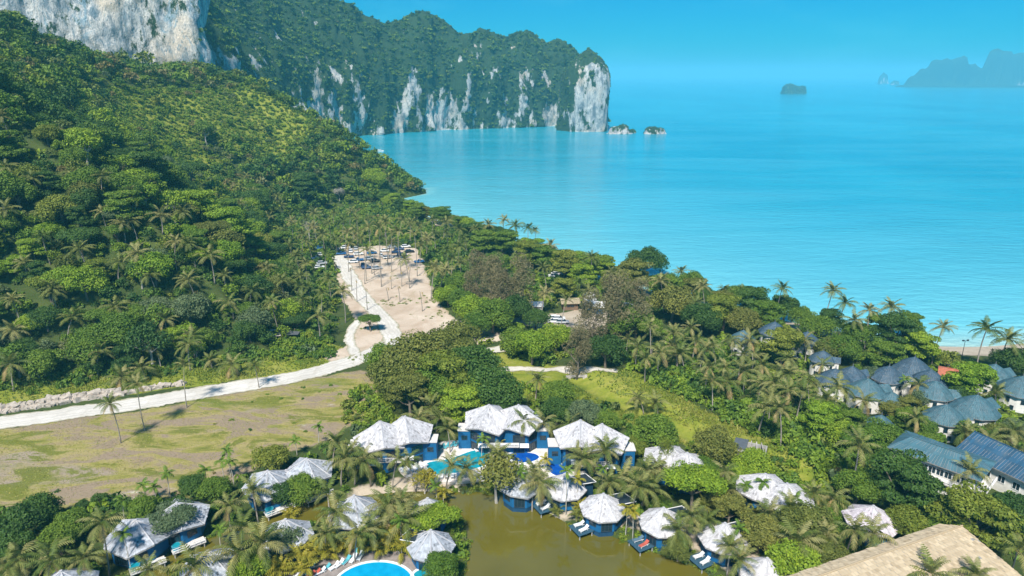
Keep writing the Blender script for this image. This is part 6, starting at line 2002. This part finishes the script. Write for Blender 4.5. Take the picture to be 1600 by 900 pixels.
for i in np.nonzero(~near & okf & keepk)[0]:
    s = sz[i] / 4.2
    zz = z[i] + sz[i] * 0.75 + (1.2 if scrub[i] < 0.4 else 0.0)
    (it_n if dep[i] < 330 else it_f).append((x[i], y[i], zz, s, tn[i], NR.uniform(0.85, 1.25)))
mass('hill_forest', it_n, MIDL, 'forest')
mass('hill_forest', it_f, FAR, 'forest')
# low growth between the trunks
x, y = poisson(HILL, 4.4, NR)
z = gfast(x, y); u, v, dep = to_px(x, y, z)
k = (u > -100) & (u < 700) & (v > 60) & (dep > 60) & (sdf(x, y, LAND) > 3) & (dep < 520) & seen(x, y, z + 1, 2.0)
kn, kf = k & (dep < 240), k & (dep >= 240)
osl = open_slope(x, y)
for k, tm_ in ((kn, SMALL), (kf, TINY)):
    mass('undergrowth', [(a, b, c + 0.4, NR.uniform(0.9, 2.0) * (1 - 0.3 * o_), float(np.clip(NR.normal(0.42 + 0.20 * o_, 0.20 - 0.1 * o_), 0, 1)), 1.0) for a, b, c, o_ in zip(x[k], y[k], z[k], osl[k])], tm_, 'forest')
x, y = poisson([(-215, 320), (-130, 320), (-120, 470), (-215, 470)], 2.6, NR)
k = open_slope(x, y) > 0.35
x, y = x[k], y[k]; z = gfast(x, y)
mass('slope_scrub', [(a, b, c + 0.3, NR.uniform(0.8, 1.5), float(np.clip(NR.normal(0.60, 0.07), 0, 1)), 0.9) for a, b, c in zip(x, y, z)], TINY, 'forest')

# wood floor on the plain
ZONES = [([(430, 560), (480, 470), (440, 400), (450, 340), (600, 318), (760, 340), (900, 395), (1100, 440), (1300, 500), (1440, 545), (1600, 590), (1640, 900), (1300, 905), (1290, 780), (1320, 740), (1200, 680), (1010, 590), (960, 570), (800, 530), (700, 490), (670, 420), (650, 385), (530, 385), (520, 420), (535, 480), (500, 560)], 4.0, 0.9, 2.3, 1.0),
         ([(560, 690), (590, 600), (680, 520), (760, 530), (780, 600), (890, 610), (1010, 670), (1160, 735), (1300, 800), (1300, 900), (1180, 900), (1060, 835), (940, 790), (880, 720), (700, 660), (600, 690)], 3.6, 0.8, 1.8, 0.9),
         ([(-60, 810), (120, 800), (300, 775), (420, 735), (520, 700), (600, 740), (690, 760), (720, 820), (720, 900), (650, 850), (450, 880), (430, 920), (-60, 940)], 3.4, 0.7, 1.7, 0.85)]
items = []
lotf = band(ROAD2, 4.0)
for poly, d, a0, a1, pr in ZONES:
    x, y = poisson(px2(poly), d, NR)
    z = gfast(x, y)
    okk = (z > 1.45) & (sdf(x, y, LAND) > 9) & (f_lot(x, y) < -0.5) & (sdf(x, y, LOT2) < 0) & (lotf(x, y) < 0) & (band(ROAD3, 3.2)(x, y) < 0) & (band(TRACK, 2.0)(x, y) < 0) & (sdf(x, y, GARDEN) < 0)
    E = np.array([e for e in EXCL if e[2] > 1.9])
    for a, b, c in zip(x[okk], y[okk], z[okk]):
        if NR.random() > pr: continue
        dd = np.hypot(E[:, 0] - a, E[:, 1] - b) - E[:, 2]
        if dd.min() < 0.5: continue
        items.append((a, b, c + 0.6, NR.uniform(a0, a1), float(np.clip(NR.normal(0.42, 0.24), 0, 1)), NR.uniform(0.9, 1.4)))
SM2 = lod_templates(8, 1.5, 1.1, 8, 80, 0.33, 'round')
mass('undergrowth', items, SM2, 'forest')
# thick growth along the foot of the hill, weeds on the car park
TL = smooth_line(TOE[:7], 8)
TLs = np.concatenate([[0], np.cumsum(np.hypot(*np.diff(TL, axis=0).T))])
items = []
for s_ in np.arange(0, TLs[-1], 0.9):
    a, b = np.interp(s_, TLs, TL[:, 0]) + NR.normal() * 1.5, np.interp(s_, TLs, TL[:, 1]) + NR.normal() * 2.2 + 1.0
    items.append((a, b, gh(a, b) + 0.6, NR.uniform(0.7, 1.7), float(np.clip(NR.normal(0.42, 0.2), 0, 1)), NR.uniform(0.9, 1.5)))
mass('undergrowth', items, SMALL, 'forest')
items = []
for u_, v_, n_, sp in [(618, 474, 26, 4.0), (690, 492, 22, 4.5), (650, 470, 10, 4), (545, 500, 22, 3.5), (560, 560, 12, 3.0), (575, 512, 12, 2.5), (625, 430, 8, 6), (740, 528, 16, 4), (675, 470, 14, 3), (600, 400, 8, 8)]:
    cx_, cy_ = hit(u_, v_)
    for k in range(n_):
        a, b = cx_ + NR.normal() * sp, cy_ + NR.normal() * sp * 0.7
        items.append((a, b, gh(a, b) + 0.08, NR.uniform(0.2, 0.6), float(np.clip(NR.normal(0.66, 0.14), 0, 1)), 0.5))
mass('weeds', items, SMALL, 'forest')
# dense hedge along the far bank of the ditch and around the big clump
items = []
for poly, d, a0, a1, mu in [([(1010, 585), (1060, 575), (1180, 640), (1300, 690), (1340, 740), (1310, 760), (1200, 690), (1100, 640), (1030, 605)], 2.6, 1.2, 2.1, 0.45), ([(1270, 700), (1330, 690), (1370, 760), (1310, 800), (1280, 770)], 2.6, 1.0, 2.0, 0.72), ([(1180, 700), (1260, 740), (1310, 800), (1280, 810), (1200, 745), (1160, 725)], 2.6, 1.0, 1.7, 0.5), ([(540, 620), (600, 600), (620, 660), (580, 690), (540, 670)], 2.4, 0.8, 1.5, 0.62), ([(420, 545), (480, 520), (520, 535), (525, 560), (430, 565)], 2.4, 0.9, 1.5, 0.45), ([(790, 545), (850, 520), (890, 560), (850, 572), (800, 562)], 2.6, 1.0, 1.9, 0.6)]:
    x, y = poisson(px2(poly), d, NR)
    items += [(a, b, gh(a, b) + 0.8, NR.uniform(a0, a1), float(np.clip(NR.normal(mu, 0.13), 0, 1)), NR.uniform(0.9, 1.4)) for a, b in zip(x, y) if band(TRACK, 2.0)(np.array([a]), np.array([b]))[0] < 0]
mass('hedge', items, SMALL, 'forest')
# reeds and low plants along the pond and channel banks
items = []
for line, w in ((np.vstack([POND, POND[:1]]), 1.2), (CHANNEL, 3.0)):
    L_ = np.concatenate([[0], np.cumsum(np.hypot(*np.diff(line, axis=0).T))])
    for s in np.arange(0, L_[-1], 0.8):
        a, b = np.interp(s, L_, line[:, 0]), np.interp(s, L_, line[:, 1])
        for k in range(4):
            a2, b2_ = a + NR.normal() * w, b + NR.normal() * w
            z = gh(a2, b2_)
            if 1.30 < z < 2.3 and free(a2, b2_, -1.2) and fbm(a2 / 7, b2_ / 7, seed=91, octv=2) > -0.25:
                items.append((a2, b2_, z + 0.15, NR.uniform(0.25, 0.65), float(np.clip(NR.normal(0.66, 0.14), 0, 1)), 1.1))
mass('bank_plants', items, SMALL, 'forest')

# cliff growth
def on_surface(V, Q, R, n, zmin, thr=0.40):
    a, b, c = V[Q[:, 0]], V[Q[:, 1]], V[Q[:, 3]]
    area = np.linalg.norm(np.cross(b - a, c - a), axis=1)
    cen = V[Q].mean(1)
    rk = R[Q].mean(1)
    u, v, dep = to_px(cen[:, 0], cen[:, 1], cen[:, 2])
    w = area * (rk < thr) * (cen[:, 2] > zmin) * (u > 300) * (u < 1700) * (v > -90)
    i = NR.choice(len(Q), n, p=w / w.sum())
    r = NR.random((n, 2, 1))
    p = V[Q[i, 0]] * (1 - r[:, 0]) * (1 - r[:, 1]) + V[Q[i, 1]] * r[:, 0] * (1 - r[:, 1]) + V[Q[i, 2]] * r[:, 0] * r[:, 1] + V[Q[i, 3]] * (1 - r[:, 0]) * r[:, 1]
    return p
def cliff_items(P, s0, s1):
    t = np.clip(0.30 + 0.35 * fbm(P[:, 0] / 26, P[:, 1] / 26, P[:, 2] / 26, 75, 3) + 0.18 * NR.normal(size=len(P)), 0, 1)
    return [(p[0], p[1], p[2] + 0.5, NR.uniform(s0, s1), tt, NR.uniform(0.85, 1.3)) for p, tt in zip(P, t)]
mass('cliff_trees', cliff_items(on_surface(HV, HQ, HR, 5600, 2), 0.55, 1.30), CLIFF, 'forest')
mass('cliff_trees', cliff_items(on_surface(TV, TQ, TR, 420, 1, 0.5), 0.35, 0.85), CLIFF, 'forest')
for o, V3, Q, rk in ISLV:
    w_ = V3[:, 0].max() - V3[:, 0].min()
    P = on_surface(V3, Q, rk, 110 if w_ < 60 else 160, 0.12 * V3[:, 2].max(), 0.7)
    s = w_ / 60
    mass('islet_growth', cliff_items(P, 0.35 * max(0.6, s), 0.7 * max(0.6, s)), CLIFF, 'forest')
# scrub where the hill meets the white wall
mass('cliff_trees', [(px_, py_, pz_ + 1.0, NR.uniform(0.5, 1.0), NR.uniform(0.1, 0.6), 1.0) for px_, py_, pz_ in on_surface(WV, WQ, 1 - sstep(0.9, 1.0, WR) + 0.0 * WR, 60, 95, 2.0) if NR.random() < 0.25], CLIFF, 'forest')

# ------------------------------------------------------------------ grass
def grass(name, poly, d, h0, h1, tint, tv, seed, lean=0.7):
    rng = np.random.default_rng(seed)
    x, y = poisson(poly, d, rng)
    z = gfast(x, y)
    cv = cover(x, y)
    k = (z > 1.4) & (cv[:, :2].max(1) > 0.4) & (band(ROAD, 4.0)(x, y) < 0) & (band(TRACK, 1.3)(x, y) < 0) & (f_lot(x, y) < 0) & (rng.random(len(x)) < 0.35 + 0.9 * sstep(-0.2, 0.3, fbm(x / 5, y / 5, seed=seed, octv=3)))
    x, y, z = x[k], y[k], z[k]
    n = len(x)
    t = np.clip(tint + 0.30 * fbm(x / 12, y / 20, seed=seed + 3, octv=3) + tv * rng.normal(size=n), 0, 1)
    V = []
    for j in range(3):
        a = rng.uniform(0, 6.28, n)
        w = rng.uniform(0.10, 0.24, n); h = rng.uniform(h0, h1, n)
        dx, dy = np.cos(a) * w, np.sin(a) * w
        lx, ly = rng.normal(size=n) * h * lean, rng.normal(size=n) * h * lean
        V.append(np.stack([np.stack([x - dx, y - dy, z - 0.05], -1), np.stack([x + dx, y + dy, z - 0.05], -1), np.stack([x + lx, y + ly, z + h], -1)], 1))
    V = np.concatenate(V).reshape(-1, 3)
    F = np.arange(len(V)).reshape(-1, 3)
    return mesh_obj(name, np_mesh(name, V, F, [MAT['grass']], attrs={'leafrand': ('FACE', rng.random(len(F))), 'tint': ('FACE', np.tile(t, 3))}), kind='stuff')
grass('dry_grass', FIELD, 0.55, 0.03, 0.11, 0.58, 0.10, 11, 2.5)
grass('bank_grass', BANK, 0.50, 0.25, 0.65, 0.22, 0.10, 12)
grass('verge_grass', VERGE, 0.50, 0.20, 0.55, 0.22, 0.10, 13)
# weeds in the field
x, y = poisson(FIELD, 6.0, NR)
k = fbm(x / 16, y / 9, seed=95, octv=3) > 0.12
mass('field_weeds', [(a, b, gh(a, b) + 0.1, NR.uniform(0.25, 0.55), float(np.clip(NR.normal(0.5, 0.2), 0, 1)), 0.6) for a, b in zip(x[k], y[k]) if band(ROAD, 5.0)(np.array([a]), np.array([b]))[0] < 0], SMALL, 'forest')
